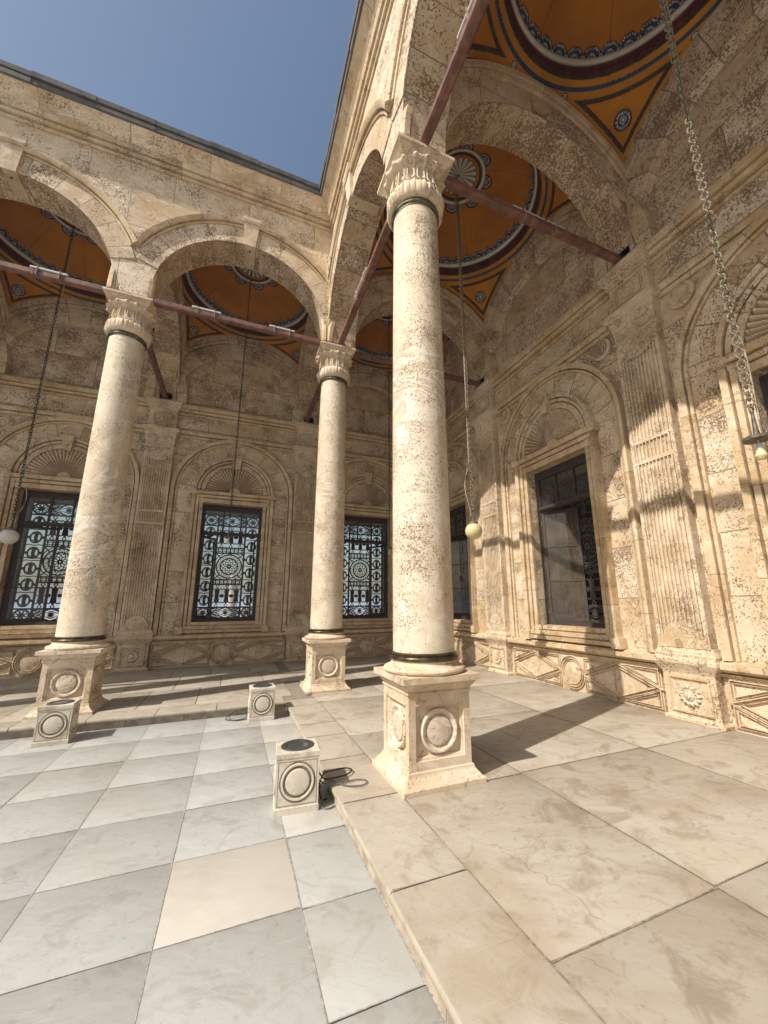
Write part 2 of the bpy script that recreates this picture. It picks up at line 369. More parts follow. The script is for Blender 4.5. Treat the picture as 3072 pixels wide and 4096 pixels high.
# ---- paving
def slab(mb, x0, x1, y0, y1, z, g=.004, c=.006, dep=.05, jig=.002, rd=0, side=''):
    dz = random.uniform(-jig, jig); z += dz
    a, b, e, f = x0+g*random.uniform(.3, 1.2), x1-g*random.uniform(.3, 1.2), y0+g*random.uniform(.3, 1.2), y1-g*random.uniform(.3, 1.2)
    k = c
    def ring(i, zz, ch):
        ia = i if side in ('', 'x') else min(i, .003); ie = i if side in ('', 'y') else min(i, .003); i = i if not side else min(i, .003)
        return [mb.add(p) for p in ((a+ia+ch, e+ie, zz), (b-i-ch, e+ie, zz), (b-i, e+ie+ch, zz), (b-i, f-i-ch, zz), (b-i-ch, f-i, zz), (a+ia+ch, f-i, zz), (a+ia, f-i-ch, zz), (a+ia, e+ie+ch, zz))]
    if rd: RR = [ring(rd, z-dep, k)]+[ring(rd*(1-math.cos(t)), z-dep/2+dep/2*math.sin(t), k) for t in [-PI/2+PI*q/8 for q in range(1, 8)]]+[ring(rd, z, k)]
    else: RR = [ring(0, z-dep, k), ring(0, z-c*.6, k), ring(c, z, k)]
    r2 = RR[-1]
    for A, B in zip(RR, RR[1:]):
        for j in range(8): mb.face((A[j], A[(j+1) % 8], B[(j+1) % 8], B[j]))
    mb.face(r2)
    return dz
def tint_attr(me, zs):
    at = me.attributes.new('tint', 'FLOAT', 'FACE'); at.data.foreach_set('value', zs)
def floor(name, mat, slabs):
    mb = MB(); tin = []
    for s in slabs:
        n0 = len(mb.f); slab(mb, *s[:5], **(s[6] if len(s) > 6 else {})); tin += [s[5]]*(len(mb.f)-n0)
    o = mb.build(name, mat); tint_attr(o.data, tin); o['kind'] = 'structure'; return o
slabs = []
gx = [-1.585-.885*i for i in range(0, 13)]
gy = [-.93]+[-1.81-.888*i for i in range(0, 15)]
for i in range(len(gx)-1):
    for j in range(len(gy)-1):
        o = .012*math.sin(i*2.3+j); t = 0
        if i == 0 and j == 5: t = 1                                 # one cream slab among the grey
        elif random.random() < .12: t = random.uniform(.03, .1)
        slabs.append((gx[i+1], gx[i], gy[j+1], gy[j], H, t, {'jig': .0015, 'g': .0006, 'c': .0025}))
by = [-.93, -1.3, -1.85, -2.73, -3.62, -4.51, -5.37, -6.27, -7.08, -7.95, -8.8, -9.7, -10.6, -11.5, -12.4, -13.3, -14.2]
for j in range(len(by)-1):
    slabs.append((gx[0], -1.035, by[j+1], by[j], H, (.75, .55, .7, .6, .45, .6, .2, .35, .25, .2)[j % 10]*.8, {'g': .004}))
floor('courtyard_floor', M['court'], slabs)
mb = MB(); mb.box(-60, -1.0, -60, -.87, H-.4, H-.022)
o = mb.build('courtyard_bed', M['grout']); o['kind'] = 'structure'
mb = MB()
for a, b, c, d in ((-60, gx[-1]-.005, -60, -.9), (gx[-1], -1.04, -60, gy[-1]-.005)):
    mb.quad((a, c, H-.004), (b, c, H-.004), (b, d, H-.004), (a, d, H-.004))
o = mb.build('courtyard_paving_beyond', M['court']); o['kind'] = 'structure'
# gallery paving: big slabs, with a border along the step
sl2 = []
xs = [-.47, .97, 2.96, 4.93]; ys = [4.95, 3.0, .75, -1.23, -3.43, -5.45, -7.42, -9.4, -11.4, -13.4, -15.4]
for i in range(3):
    for j in range(len(ys)-1):
        e = [0, .02, -.03][i]
        y0, y1 = ys[j+1]+e, ys[j]+e
        if j == 0: y1 = 4.95
        sl2.append((xs[i], xs[i+1], y0, y1, 0, random.choice((0, 0, .3, .15)), {'g': .0015, 'c': .004}))
bl = [-.45, -1.35, -1.95, -2.62, -3.28, -4.19, -5.32, -6.6, -8.9, -10.4, -12, -13.6, -15.2]
for j in range(len(bl)-1): sl2.append((-1.075, -.47, bl[j+1], bl[j] if j else -.84, 0, (.2, .5, .1, .3)[j % 4], {'g': .002, 'c': .004, 'rd': .018, 'dep': .058, 'side': 'x', 'jig': .001}))
xb = [-.47, -1.3, -2.31, -3.3, -4.3, -5.3, -6.6, -7.9, -9.2, -10.6, -12, -13.4, -14.8]
for i in range(len(xb)-1):
    sl2.append((xb[i+1], xb[i] if i else -1.08, -.915, -.42, 0, .3, {'g': .003, 'c': .005, 'rd': .026, 'dep': .07, 'side': 'y', 'jig': .001}))
    sl2.append((xb[i+1]-.4, xb[i]-.4, -.42, 1.3, 0, 0, {'g': .008}))
    sl2.append((xb[i+1], xb[i], 1.3, 3.0, 0, .1, {'g': .008}))
    sl2.append((xb[i+1]-.3, xb[i]-.3, 3.0, 4.95, 0, 0, {'g': .008}))
floor('gallery_floor', M['gallery'], sl2)
mb = MB(); mb.box(-1.0, 5.0, -60, 5.0, H-.3, -.018); mb.box(-60, -1.001, -.83, 5.0, H-.3, -.0185)
o = mb.build('gallery_bed', M['grout']); o['kind'] = 'structure'
# grime worn into the joints of the paving
def joint_dirt(name, segs, mat, w0, w1):
    mb = MB()
    for (xa, ya, xb_, yb), z, k in segs:
        L = math.hypot(xb_-xa, yb-ya); n = max(2, int(L/.05)); tx, ty = (xb_-xa)/L, (yb-ya)/L; p = None; a = b = w0
        for i in range(n+1):
            t = L*i/n; a += random.uniform(-.35, .35)*w0; b += random.uniform(-.35, .35)*w0; a = min(max(a, w0*.4), w1*k); b = min(max(b, w0*.4), w1*k); e = 1+1.2*max(0, 1-min(t, L-t)/.07)*abs(math.sin(i*7.1+L*3))
            q = [mb.add((xa+tx*t-ty*a*e, ya+ty*t+tx*a*e, z)), mb.add((xa+tx*t+ty*b*e, ya+ty*t-tx*b*e, z))]
            if p: mb.face((p[0], p[1], q[1], q[0]))
            p = q
    o = mb.build(name, mat); o['kind'] = 'structure'
segs = [((-.47, -15, -.47, -.45), .0046, 1.3), ((.97, -15, .97, 4.9), .0043, 1), ((2.96, -15, 2.96, 4.9), .0040, 1)]
for i in range(3):
    for y in ys[1:-1]: segs.append(((xs[i], y+[0, .02, -.03][i], xs[i+1], y+[0, .02, -.03][i]), .0049, 1))
for y in bl[1:-1]: segs.append(((-1.045, y, -.47, y), .0049, .6))
joint_dirt('gallery_joint_dirt', segs, M['dirt'], .005, .012)
segs = [((x, -13, x, -.95), H+.0042, 1) for x in gx]+[((gx[0], y, gx[-1], y), H+.0046, 1) for y in gy[1:]]+[((-1.045, y, gx[0], y), H+.0050, 1.5) for y in by[1:]]+[((-1.043, -13, -1.043, -.95), H+.0054, 1.6)]
joint_dirt('courtyard_joint_dirt', segs, M['dirt_pale'], .0035, .006)
# the step riser
mb = MB()
for j in range(24): mb.box(-1.038, -.99, -1.6-.95*(j+1)+.003, -1.6-.95*j-.003, H-.05, -.030)
mb.box(-1.038, -.99, -1.6, -.872, H-.05, -.0302)
for j in range(20): mb.box(-1.04-.9*(j+1)+.004, -1.04-.9*j-.004, -.868, -.82, H-.05, -.031)
o = mb.build('step_riser', M['riser']); o['kind'] = 'structure'
# land far below, to the horizon
mb = MB(); mb.quad((-3000, -3000, -14), (3000, -3000, -14), (3000, 3000, -14), (-3000, 3000, -14)); o = mb.build('ground', M['ground']); o['kind'] = 'structure'

# ---- columns
def torus_prof(r0, rr, z0, z1, n=8):
    zc = (z0+z1)/2; hz = (z1-z0)/2
    return [(r0+rr*math.cos(-PI/2+PI*i/n), zc+hz*math.sin(-PI/2+PI*i/n)) for i in range(n+1)]
def make_column():
    root = empty('column')
    p = MB()
    p.sq([(.484, 0), (.484, .045), (.470, .06), (.452, .07), (.440, .085), (.408, .12), (.394, .15), (.394, .165), (.378, .172)])
    p.sq([(.318, .17), (.318, .91)])
    p.sq([(.378, .905), (.39, .915), (.39, .93), (.378, .938), (.384, .95), (.412, .985), (.43, 1.015), (.438, 1.03), (.474, 1.036), (.474, 1.10)])
    for q in range(4):                                               # the raised frame of each die face
        c, s = math.cos(q*PI/2), math.sin(q*PI/2); n0 = len(p.v)
        # frame faces to the arris
        e = .375
        for a, b, cc, dd in (((-e, .165), (e, .165), (.295, .26), (-.295, .26)), ((e, .165), (e, .91), (.295, .80), (.295, .26)), ((e, .91), (-e, .91), (-.295, .80), (.295, .80)), ((-e, .91), (-e, .165), (-.295, .26), (-.295, .80))):
            p.quad(*[(u, -.375, z) for u, z in (a, b, cc, dd)])
        p.loop([(-.295, .26), (.295, .26), (.295, .80), (-.295, .80)], [(0, .0), (.002, -.022), (.020, -.026), (.034, -.040), (.036, -.058)], y0=-.375)
        for i in range(n0, len(p.v)):
            x, y, z = p.v[i]; p.v[i] = (x*c-y*s, x*s+y*c, z)
    ped = p.build('pedestal', M['carved'], root)
    for q in range(4):
        r = MB(); T = [2*PI*i/40 for i in range(40)]
        r.sweep([(.207*math.cos(t), .53+.207*math.sin(t)) for t in T], [(math.cos(t), math.sin(t)) for t in T], [(.02, -.058), (.016, -.02), (.004, -.008), (-.012, -.012), (-.040, -.040), (-.055, -.046), (-.058, -.024)], closed=True, y0=-.375)
        r.sweep([(.147*math.cos(t), .53+.147*math.sin(t)) for t in T], [(math.cos(t), math.sin(t)) for t in T], [(.002, -.04), (0, -.024), (-.02, -.018), (-.145, -.016)], closed=True, y0=-.375)
        o = r.build('roundel', M['column'], ped); o.rotation_euler = (0, 0, q*PI/2)
    b = MB(); b.lathe(torus_prof(.445, .042, 1.10, 1.17)+[(.425, 1.178), (.405, 1.195), (.392, 1.215), (.392, 1.235)], 64); b.build('base', M['carved'], root)
    b = MB(); b.lathe([(.385, 1.228)]+torus_prof(.393, .024, 1.236, 1.288)+[(.385, 1.292), (.392, 1.312), (.372, 1.325)], 64); b.build('bronze_ring', M['bronze'], root)
    b = MB(); pr = []
    for i in range(25):
        t = i/24; z = 1.32+t*6.33; r = .371-.036*t**1.5+.004*math.sin(PI*t)
        pr.append((r, z))
    b.lathe(pr, 64, cap=False); b.build('shaft', M['column'], root)
    b = MB(); b.lathe([(.33, 7.615), (.345, 7.62)]+torus_prof(.348, .022, 7.645, 7.69)+torus_prof(.352, .016, 7.692, 7.722), 64, cap=False); b.build('bronze_ring', M['bronze_old'], root)
    def cap_r(h, z, t):
        k = 16
        x = (t*k/(2*PI)) % 1; tri = abs(x-.5)*2                        # 0 in the middle of a tongue, 1 between tongues
        if z < 7.76: return h
        if z < 8.005:                                                # acanthus bowl: eight broad leaves with midribs
            a = math.sin((z-7.76)/.245*PI); y = ((t*8/(2*PI)) % 1-.5)*2
            return h+.012*a*math.cos(t*8)-.020*a*(abs(y) < .06)-.012*a*(abs(abs(y)-.5) < .06)-.03*a*(abs(y) > .9)
        if z < 8.30: return h-.040*max(0, 1-tri*1.35)**.5+.012*(tri > .84)
        a = min(1, (z-8.30)/.04)
        return h+a*(.016*math.cos(t*16)+.006*math.cos(t*32))
    pr = [(.345, 7.715), (.385, 7.725), (.415, 7.755), (.438, 7.80), (.450, 7.85), (.448, 7.90), (.432, 7.945), (.41, 7.975), (.392, 7.995), (.386, 8.01), (.378, 8.03), (.370, 8.07), (.364, 8.12), (.362, 8.18), (.365, 8.24), (.374, 8.285), (.392, 8.31), (.425, 8.325), (.458, 8.345), (.472, 8.37), (.468, 8.40), (.44, 8.42), (.40, 8.43)]
    b = MB(); b.lathe(pr, 192, cap_r); cap = b.build('capital', M['carved'], root, 50)
    # the lipped tongues between the flutes
    for_t = MB()
    for i in range(16):
        t0 = 2*PI*(i+.5)/16
        pts = []
        for j in range(9):
            a = PI+PI*j/8; u = .056*math.cos(a); z = 8.055+.055*math.sin(a)
            rr = .392+.024*(8.07-z)/.08
            pts.append((rr*math.cos(t0+u/.40), rr*math.sin(t0+u/.40), z))
        pts = [(.372*math.cos(t0-.13), .372*math.sin(t0-.13), 8.28)]+pts+[(.372*math.cos(t0+.13), .372*math.sin(t0+.13), 8.28)]
        for_t.tube(pts, .012, 5)
    for_t.build('leaf_tongue', M['carved'], cap)
    b = MB(); b.sq([(.36, 8.415), (.385, 8.44), (.425, 8.50), (.445, 8.52), (.445, 8.535), (.468, 8.54), (.468, 8.59)]); b.build('abacus', M['carved'], root)
    return root
col0 = make_column()
cols = [((CX1, 0), 'tall alabaster column standing in the inner corner of the courtyard', 1), ((0, -5), 'tall alabaster column nearest the camera, on the big carved pedestal', 1), ((-BX, 0), 'tall alabaster column at the left of the photo, behind a floodlight box', 1),
        ((-2*BX, 0), 'alabaster column of the back arcade, just beyond the left edge of the photo', 0), ((-3*BX, 0), 'last alabaster column of the back arcade, far beyond the left edge', 0),
        ((0, -10), 'alabaster column of the right arcade, just beyond the right edge of the photo', 0), ((0, -15), 'last alabaster column of the right arcade, behind the camera', 0)]
for i, ((x, y), lab, vis) in enumerate(cols):
    o = col0 if i == 0 else copy_tree(col0)
    o.location = (x, y, 0); tag(o, lab, 'column', 'alabaster columns of the courtyard arcades')

# ---- arcade walls (local frame: x along, front is -y)
T = .37
ZT = 12.80
def arcade(name, bays, u0, u1, dz):
    """bays: list of (left pier face, right pier face) for the openings"""
    root = empty(name); f = MB(); ar = MB()
    crown = 10.87
    edges = [u0]
    for a, b in bays: edges += [a, b]
    edges.append(u1)
    for i in range(0, len(edges), 2):                                # piers
        a, b = edges[i], edges[i+1]
        for y in (-T, T): f.quad((a, y, ZS), (b, y, ZS), (b, y, ZT), (a, y, ZT))
        f.quad((a, -T, ZS+.002), (b, -T, ZS+.002), (b, T, ZS+.002), (a, T, ZS+.002))
    f.quad((u0, -T, ZS), (u0, T, ZS), (u0, T, ZT), (u0, -T, ZT)); f.quad((u1, -T, ZS), (u1, T, ZS), (u1, T, ZT), (u1, -T, ZT))
    f.quad((u0, -T, ZT), (u1, -T, ZT), (u1, T, ZT), (u0, T, ZT))
    for a, b in bays:
        c = (a+b)/2; r = (b-a)/2; cz = crown-r; n = 56
        A = [PI-PI*i/n for i in range(n+1)]
        pts = [(c+r*math.cos(t), cz+r*math.sin(t)) for t in A]
        for i in range(n):
            p, q = pts[i], pts[i+1]
            for y in (-T, T): f.quad((p[0], y, p[1]), (q[0], y, q[1]), (q[0], y, ZT), (p[0], y, ZT))
        full = [(a, ZS)]+pts+[(b, ZS)]
        L = 0; so = MB()
        for i in range(len(full)-1):
            p, q = full[i], full[i+1]; l = math.dist(p, q)
            so.quad((p[0], -T, p[1]), (q[0], -T, q[1]), (q[0], T, q[1]), (p[0], T, p[1]), [(L, 0), (L+l, 0), (L+l, 2*T), (L, 2*T)]); L += l
        so.build('arch_soffit', M['arch'], root)
        # archivolt face on both sides, slightly proud
        s0 = math.asin(min(1, max(0, (ZS+.15-cz)/r)))
        lim = math.acos(min(1, ((b-a)/2+.362)/(r+.47)))
        ar.arc((c, cz), r, [(.0, -.01), (.0, .022), (.47, .022), (.47, -.01)], lim, PI-lim, 56, y0=-T, caps=True)
        ar.arc((c, cz), r, [(.0, -.01), (.0, .022), (.47, .022), (.47, -.01)], lim, PI-lim, 56, y0=T+.012)
    f.build('wall_face', M['front'], root); ar.build('archivolt', M['vous'], root)
    for a, b in bays:
        c = (a+b)/2; r = (b-a)/2; cz = crown-r
        lim = math.acos(min(1, ((b-a)/2+.365)/(r+.60)))
        h = MB(); h.arc((c, cz), r+.47, [(-.01, .0), (-.01, .05), (.03, .06), (.031, .005), (.053, .005), (.054, .10), (.10, .13), (.155, .14), (.165, .0)], lim, PI-lim, 56, y0=-T)
        h.build('hood_mould', M['mould'], root)
        h = MB(); w0, w1 = .125, .19
        zb, zt = crown-.05, crown+.72
        def ks(zz, wd, d): return [(c-wd, -T-d, zz), (c+wd, -T-d, zz), (c+wd, T-.1, zz), (c-wd, T-.1, zz)]
        for lev in (((zb, w0, .07), (zt-.16, w1, .12)), ((zt-.16, w1+.02, .145), (zt-.1, w1+.03, .17)), ((zt-.1, w1+.03, .17), (zt-.02, w1+.04, .18))):
            A_, B_ = ks(*lev[0]), ks(*lev[1]); ia = [h.add(p) for p in A_]; ib = [h.add(p) for p in B_]
            for j in range(4): h.face((ia[j], ia[(j+1) % 4], ib[(j+1) % 4], ib[j]))
            h.face(ia[::-1]); h.face(ib)
        kk = h.build('keystone', M['carved'], root)
        h = MB(); h.tube([(c+.022*math.cos(2*PI*i/12), -T+.1+.0, zb-.022+.022*math.sin(2*PI*i/12)) for i in range(12)], .007, 5, True); h.build('iron_eye', M['iron'], kk)
    s = MB()
    z = 12.18+dz
    s.line((u0, z), (u1, z), [(0, -.02), (0, .04), (.07, .05), (.071, -.0), (.098, -.0), (.099, .10), (.17, .12), (.171, .05), (.193, .05), (.194, .16), (.30, .19), (.33, .18), (.33, -.02)], y0=-T)
    s.build('string_course', M['mould'], root)
    p = MB()
    p.line((u0, 12.505+dz), (u1, 12.505+dz), [(0, -.02), (0, .17), (.03, .20), (.10, .235), (.18, .29), (.24, .36), (.27, .395), (.30, .40), (.30, -.02)], y0=-T); p.build('parapet_cove', M['front'], root)
    # lead coping in slightly uneven sheets
    c = MB(); q = u0; k = 0
    while q < u1-.05:
        e = min(u1, q+1.15); a, b = .006*math.sin(k*2.7), .009*math.sin(k*4.1+1)
        c.line((q, ZT+.004+dz), (e-.003, ZT+.004+dz), [(0, -T*2-.3), (0, .41+a), (.015, .44+a), (.11, .45+a), (.125, .405), (.145, .405), (.15, .475+b), (.26+b*.6, .49+b), (.275+b*.6, .45), (.30, -T*2-.3)], y0=-T); q = e; k += 1
    c.build('coping', M['lead'], root)
    return root
bb = [(-4*BX+.366, -3*BX-.366), (-3*BX+.366, -2*BX-.366), (-2*BX+.366, -BX-.366), (-BX+.366, CX1-.37)]
ab = arcade('arcade_wall', bb, -4*BX-.4, .37, 0)
tag(ab, 'sunlit upper arcade wall with round arches at the back of the courtyard', 'arcade')
ar_ = arcade('arcade_wall', [(.37, 4.63), (5.37, 9.63), (10.37, 14.63)], .371, 15.4, .003)
ar_.rotation_euler = (0, 0, -PI/2); tag(ar_, 'bright arcade wall seen at a steep angle above the nearest column', 'arcade')

# ---- transverse arches between the columns and the wall
def vault_arch():
    root = empty('vault_arch'); f = MB(); so = MB(); mo = MB(); t = .35
    a, b = .36, 4.72; c = (a+b)/2; r = (b-a)/2; cz = 10.85-r; n = 56; ztop = 12.3
    A = [PI-PI*i/n for i in range(n+1)]; pts = [(c+r*math.cos(q), cz+r*math.sin(q)) for q in A]
    full = [(a, ZS)]+pts
    for i in range(n):
        p, q = pts[i], pts[i+1]
        for y in (-t, t): f.quad((p[0], y, p[1]), (q[0], y, q[1]), (q[0], y, ztop), (p[0], y, ztop))
    L = 0
    for i in range(len(full)-1):
        p, q = full[i], full[i+1]; l = math.dist(p, q)
        so.quad((p[0], -t, p[1]), (q[0], -t, q[1]), (q[0], t, q[1]), (p[0], t, p[1]), [(L, 0), (L+l, 0), (L+l, .7), (L, .7)]); L += l
    # block resting on the wall cornice
    f.box(b, 4.95, -t, t, 8.667, 12.3)
    for y0, sg in ((-t, 1), (t, -1)):
        def P(pr): return [(x, d*sg) for x, d in pr]
        mo.arc((c, cz), r, P([(.52, -.01), (.521, .04), (.60, .05), (.601, .003), (.628, .003), (.629, .08), (.72, .09), (.76, .06), (.78, -.01)]), .0, PI, 56, y0=y0)
    f.build('spandrel', M['wall'], root); so.build('arch_soffit', M['arch'], root); mo.build('arch_moulding', M['mould'], root)
    return root
va = vault_arch()
VA = [((0, -5, 0), 0, 'broad travertine vault arch from the nearest column to the right wall'), ((CX1, 0, 0), PI/2, 'travertine vault arch from the corner column to the back wall'), ((0, 0, 0), 0, 'travertine vault arch from the corner column to the right wall'),
      ((-BX, 0, 0), PI/2, 'travertine vault arch from the left column to the back wall'), ((-2*BX, 0, 0), PI/2, 'travertine vault arch at the left edge of the photo, behind the leftmost bay'), ((-3*BX, 0, 0), PI/2, 'travertine vault arch of the back gallery beyond the left edge'),
      ((0, -10, 0), 0, 'travertine vault arch of the right gallery beyond the right edge'), ((0, -15, 0), 0, 'travertine vault arch of the right gallery behind the camera')]
for i, (loc, rz, lab) in enumerate(VA):
    o = va if i == 0 else copy_tree(va); o.location = loc; o.rotation_euler = (0, 0, rz); tag(o, lab, 'arch', 'arches carrying the gallery domes')

# ---- painted domes
ORANGE = np.array((.54, .215, .014)); ORD = np.array((.50, .19, .012)); MAR = np.array((.075, .012, .014)); BLUE = np.array((.018, .065, .15)); WHT = np.array((.70, .68, .62)); GRN = np.array((.028, .055, .04)); GREY = np.array((.30, .34, .33))
DC = 8.75; DR0 = 1.97; DRS2 = 2.95**2+2.165**2; ZR = DC+math.sqrt(DRS2-DR0**2)
CAPR = 1.90; ZB = 12.14; RISE = .90; CRS = (CAPR**2+RISE**2)/(2*RISE)
def grid_mesh(name, V, C, nu, nv, wrap=True):
    """V: (nv,nu,3) C: (nv,nu,3)"""
    me = bpy.data.meshes.new(name)
    ii = np.arange(nu if wrap else nu-1); jj = np.arange(nv-1); I, J = np.meshgrid(ii, jj)
    I2 = (I+1) % nu
    q = np.stack([J*nu+I, J*nu+I2, (J+1)*nu+I2, (J+1)*nu+I], -1).reshape(-1, 4)
    nf = len(q); me.vertices.add(nu*nv); me.vertices.foreach_set('co', V.reshape(-1).astype(np.float32))
    me.loops.add(nf*4); me.loops.foreach_set('vertex_index', q.reshape(-1).astype(np.int32))
    me.polygons.add(nf); me.polygons.foreach_set('loop_start', (np.arange(nf)*4).astype(np.int32)); me.polygons.foreach_set('loop_total', np.full(nf, 4, np.int32))
    me.update(); me.validate()
    at = me.color_attributes.new('paint', 'FLOAT_COLOR', 'POINT')
    at.data.foreach_set('color', np.concatenate([C.reshape(-1, 3), np.ones((nu*nv, 1))], 1).reshape(-1).astype(np.float32))
    me.polygons.foreach_set('use_smooth', [True]*nf); me.materials.append(M['paint']); return me
def sel(C, mask, col): C[mask] = col
def scallops(C, th, h, n, size, phase=0, arch=1.0):
    """scallop fans standing on h = 0: h is the distance up, th the angle, size (radius, metres per radian)"""
    R, mpr = size
    x = ((th*n/(2*PI)+phase) % 1-.5)*(2*PI/n)*mpr
    d = np.hypot(x, h/arch); ok = h > -.005
    sel(C, ok & (d < R*1.13), MAR); sel(C, ok & (d < R), BLUE*.8)
    a = np.arctan2(h, x)
    sel(C, ok & (d < R*.98) & (d > R*.84) & (np.cos(a*22) > -.1), WHT)
    sel(C, ok & (d < R*.46) & (d > R*.37), WHT*.8); sel(C, ok & (d < R*.20), WHT*.7)
def dome_mesh():
    nu, nv = 840, 110
    th = np.linspace(0, 2*PI, nu, endpoint=False)[None, :].repeat(nv, 0)
    r = (np.linspace(1, 0.004, nv)[:, None]*CAPR).repeat(nu, 1)
    z = ZB-(CRS-RISE)+np.sqrt(CRS**2-r**2)
    V = np.stack([r*np.cos(th), r*np.sin(th), z], -1)
    C = np.tile(ORD, (nv, nu, 1))
    C[np.abs(np.sin(th*4)) < .0035] = MAR*2.2                         # faint seams
    scallops(C, th, CRS*(math.asin(CAPR/CRS)-np.arcsin(r/CRS))-.014, 36, (.166, CAPR-.02))
    sel(C, r > CAPR-.014, WHT)
    # rosette in the crown
    d = r-.70; k8 = 8
    for n, R, ph in ((8, .155, 0), (24, .055, .5)):
        x = ((th*n/(2*PI)+ph) % 1-.5)*(2*PI/n)*.72; dd = np.hypot(x, d*.95); ok = d > -.01
        sel(C, ok & (dd < R*1.22), MAR); sel(C, ok & (dd < R*1.0), BLUE)
        aa = np.arctan2(d, x); sel(C, ok & (dd < R*.98) & (dd > R*.78) & (np.cos(aa*18) > -.3), WHT); sel(C, ok & (dd < R*.5) & (dd > R*.36), WHT*.85); sel(C, ok & (dd < R*.2), WHT*.8)
    sel(C, r < .715, MAR); sel(C, r < .685, WHT); sel(C, r < .625, GRN); sel(C, r < .575, MAR); sel(C, r < .545, ORANGE)
    lobe = .43+.04*np.abs(np.cos(th*9))
    sel(C, r < lobe+.025, MAR)
    sh = (.5+.5*np.cos(th*18))[..., None]; shell = WHT*(.35+.65*sh)+GREY*.25*(1-sh)
    mk = r < lobe; C[mk] = shell[mk]; sel(C, mk & (np.cos(th*18) < -.86), GRN); sel(C, r < .03, GRN)
    return grid_mesh('dome_shell', V, C, nu, nv)
def drum_mesh():
    prof = [(DR0, ZR-.01, 0), (DR0-.005, ZR+.03, 1), (DR0-.03, ZR+.06, 1), (DR0-.035, ZR+.10, 1), (DR0-.025, ZR+.15, 1), (DR0-.05, ZR+.19, 1), (CAPR-.01, ZR+.215, 2), (CAPR-.035, ZR+.225, 2), (CAPR-.045, ZB-.012, 2), (CAPR-.03, ZB+.004, 2), (CAPR+.004, ZB+.004, 2)]
    nu = 120; th = np.linspace(0, 2*PI, nu, endpoint=False)
    V = np.array([[(r*math.cos(t), r*math.sin(t), z) for t in th] for r, z, c in prof]); C = np.array([[(GRN, MAR*1.15, WHT)[c]]*nu for r, z, c in prof])
    return grid_mesh('dome_ring', V, C, nu, len(prof))
def pend_mesh(hx, hy, cx=0, cy=0):
    nu, nv = 1200, 64
    th = np.linspace(0, 2*PI, nu, endpoint=False)[None, :].repeat(nv, 0)
    rb = np.minimum(hx/np.maximum(1e-6, np.abs(np.cos(th))), hy/np.maximum(1e-6, np.abs(np.sin(th))))
    rb = np.maximum(rb, DR0+.01)
    t = np.linspace(0, 1, nv)[:, None].repeat(nu, 1); r = DR0+(rb-DR0)*t
    z = DC+np.sqrt(np.maximum(.05, DRS2-r**2))
    x, y = r*np.cos(th), r*np.sin(th); V = np.stack([x, y, z], -1); C = np.tile(ORANGE, (nv, nu, 1))
    ex, ey = hx-np.abs(x), hy-np.abs(y)
    # arc length below the ring, measured on the sphere
    Rs = math.sqrt(DRS2); s = Rs*(np.arcsin(r/Rs)-math.asin(DR0/Rs))
    sel(C, s < .03, GRN)
    sel(C, (s > .13) & (s < .19), BLUE); sel(C, (s > .125) & (s < .132), MAR)
    e = np.minimum(ex, ey)
    sel(C, e < .012, MAR)
    ed = np.minimum(s-.30, (e-.085)*1.25)
    sel(C, (ed > 0) & (ed < .052), GRN); sel(C, (ed > .045) & (ed < .075), MAR)
    # round flower in each corner, with small ones on the arch crowns
    for sx in (-1, 1):
        for sy in (-1, 1):
            rc = 2.56; a = math.atan2(sy*hy, sx*hx); p = np.array((rc*math.cos(a), rc*math.sin(a), DC+math.sqrt(DRS2-rc*rc)))
            D = np.linalg.norm(V-p, axis=-1); ang = np.arctan2(V[..., 2]-p[2], (x-p[0])*-math.sin(a)+(y-p[1])*math.cos(a))
            sel(C, D < .165, MAR); sel(C, D < .135, BLUE); sel(C, (D < .13) & (D > .10) & (np.cos(ang*16) > -.25), WHT); sel(C, (D < .062) & (D > .045), WHT*.8); sel(C, D < .02, WHT)
    for a, rc in ((0, hx), (PI/2, hy), (PI, hx), (-PI/2, hy)):
        rc = DR0+.13 if rc > DR0+.15 else rc; p = np.array((rc*math.cos(a), rc*math.sin(a), DC+math.sqrt(DRS2-rc*rc)))
    for sx in (-1, 1):
        for sy in (-1, 1):
            for a0 in (0, 1):
                rc = 2.19; lim = math.acos(min(1, (hx-.05)/rc)) if a0 == 0 else PI/2-math.acos(min(1, (hy-.05)/rc))
                a = math.atan2(sy*math.sin(lim), sx*math.cos(lim)); p = np.array((rc*math.cos(a), rc*math.sin(a), DC+math.sqrt(DRS2-rc*rc))); D = np.linalg.norm(V-p, axis=-1)
                sel(C, D < .062, MAR); sel(C, D < .05, BLUE); sel(C, (D < .044) & (D > .03), WHT); sel(C, D < .014, WHT)
    return grid_mesh('pendentive', V, C, nu, nv)
dm, dr = dome_mesh(), drum_mesh()
pm = {'b': pend_mesh(BX/2-.35, 2.17), 'r': pend_mesh(2.165, 2.15), 'c': pend_mesh(2.235, 2.18)}
DOMES = [((-BX/2, 2.535), 'b', 'orange painted dome seen through the back arch left of the corner column'), ((-1.5*BX, 2.535), 'b', 'orange painted dome at the left edge of the photo'), ((-2.5*BX, 2.535), 'b', 'orange painted dome of the back gallery beyond the left edge'),
         ((2.475, 2.535), 'c', 'orange painted dome over the corner bay, mostly hidden behind the nearest column'), ((2.535, -2.5), 'r', 'orange painted dome with a shell rosette showing behind the nearest capital'), ((2.535, -7.5), 'r', 'orange painted dome cut by the top right corner of the photo'), ((2.535, -12.5), 'r', 'orange painted dome of the right gallery behind the camera')]
for (x, y), k, lab in DOMES:
    r = empty('painted_dome', (x, y, 0)); tag(r, lab, 'dome', 'painted domes of the gallery')
    inst('dome_shell', dm, r, rz=.11); inst('dome_ring', dr, r); inst('pendentive', pm[k], r)

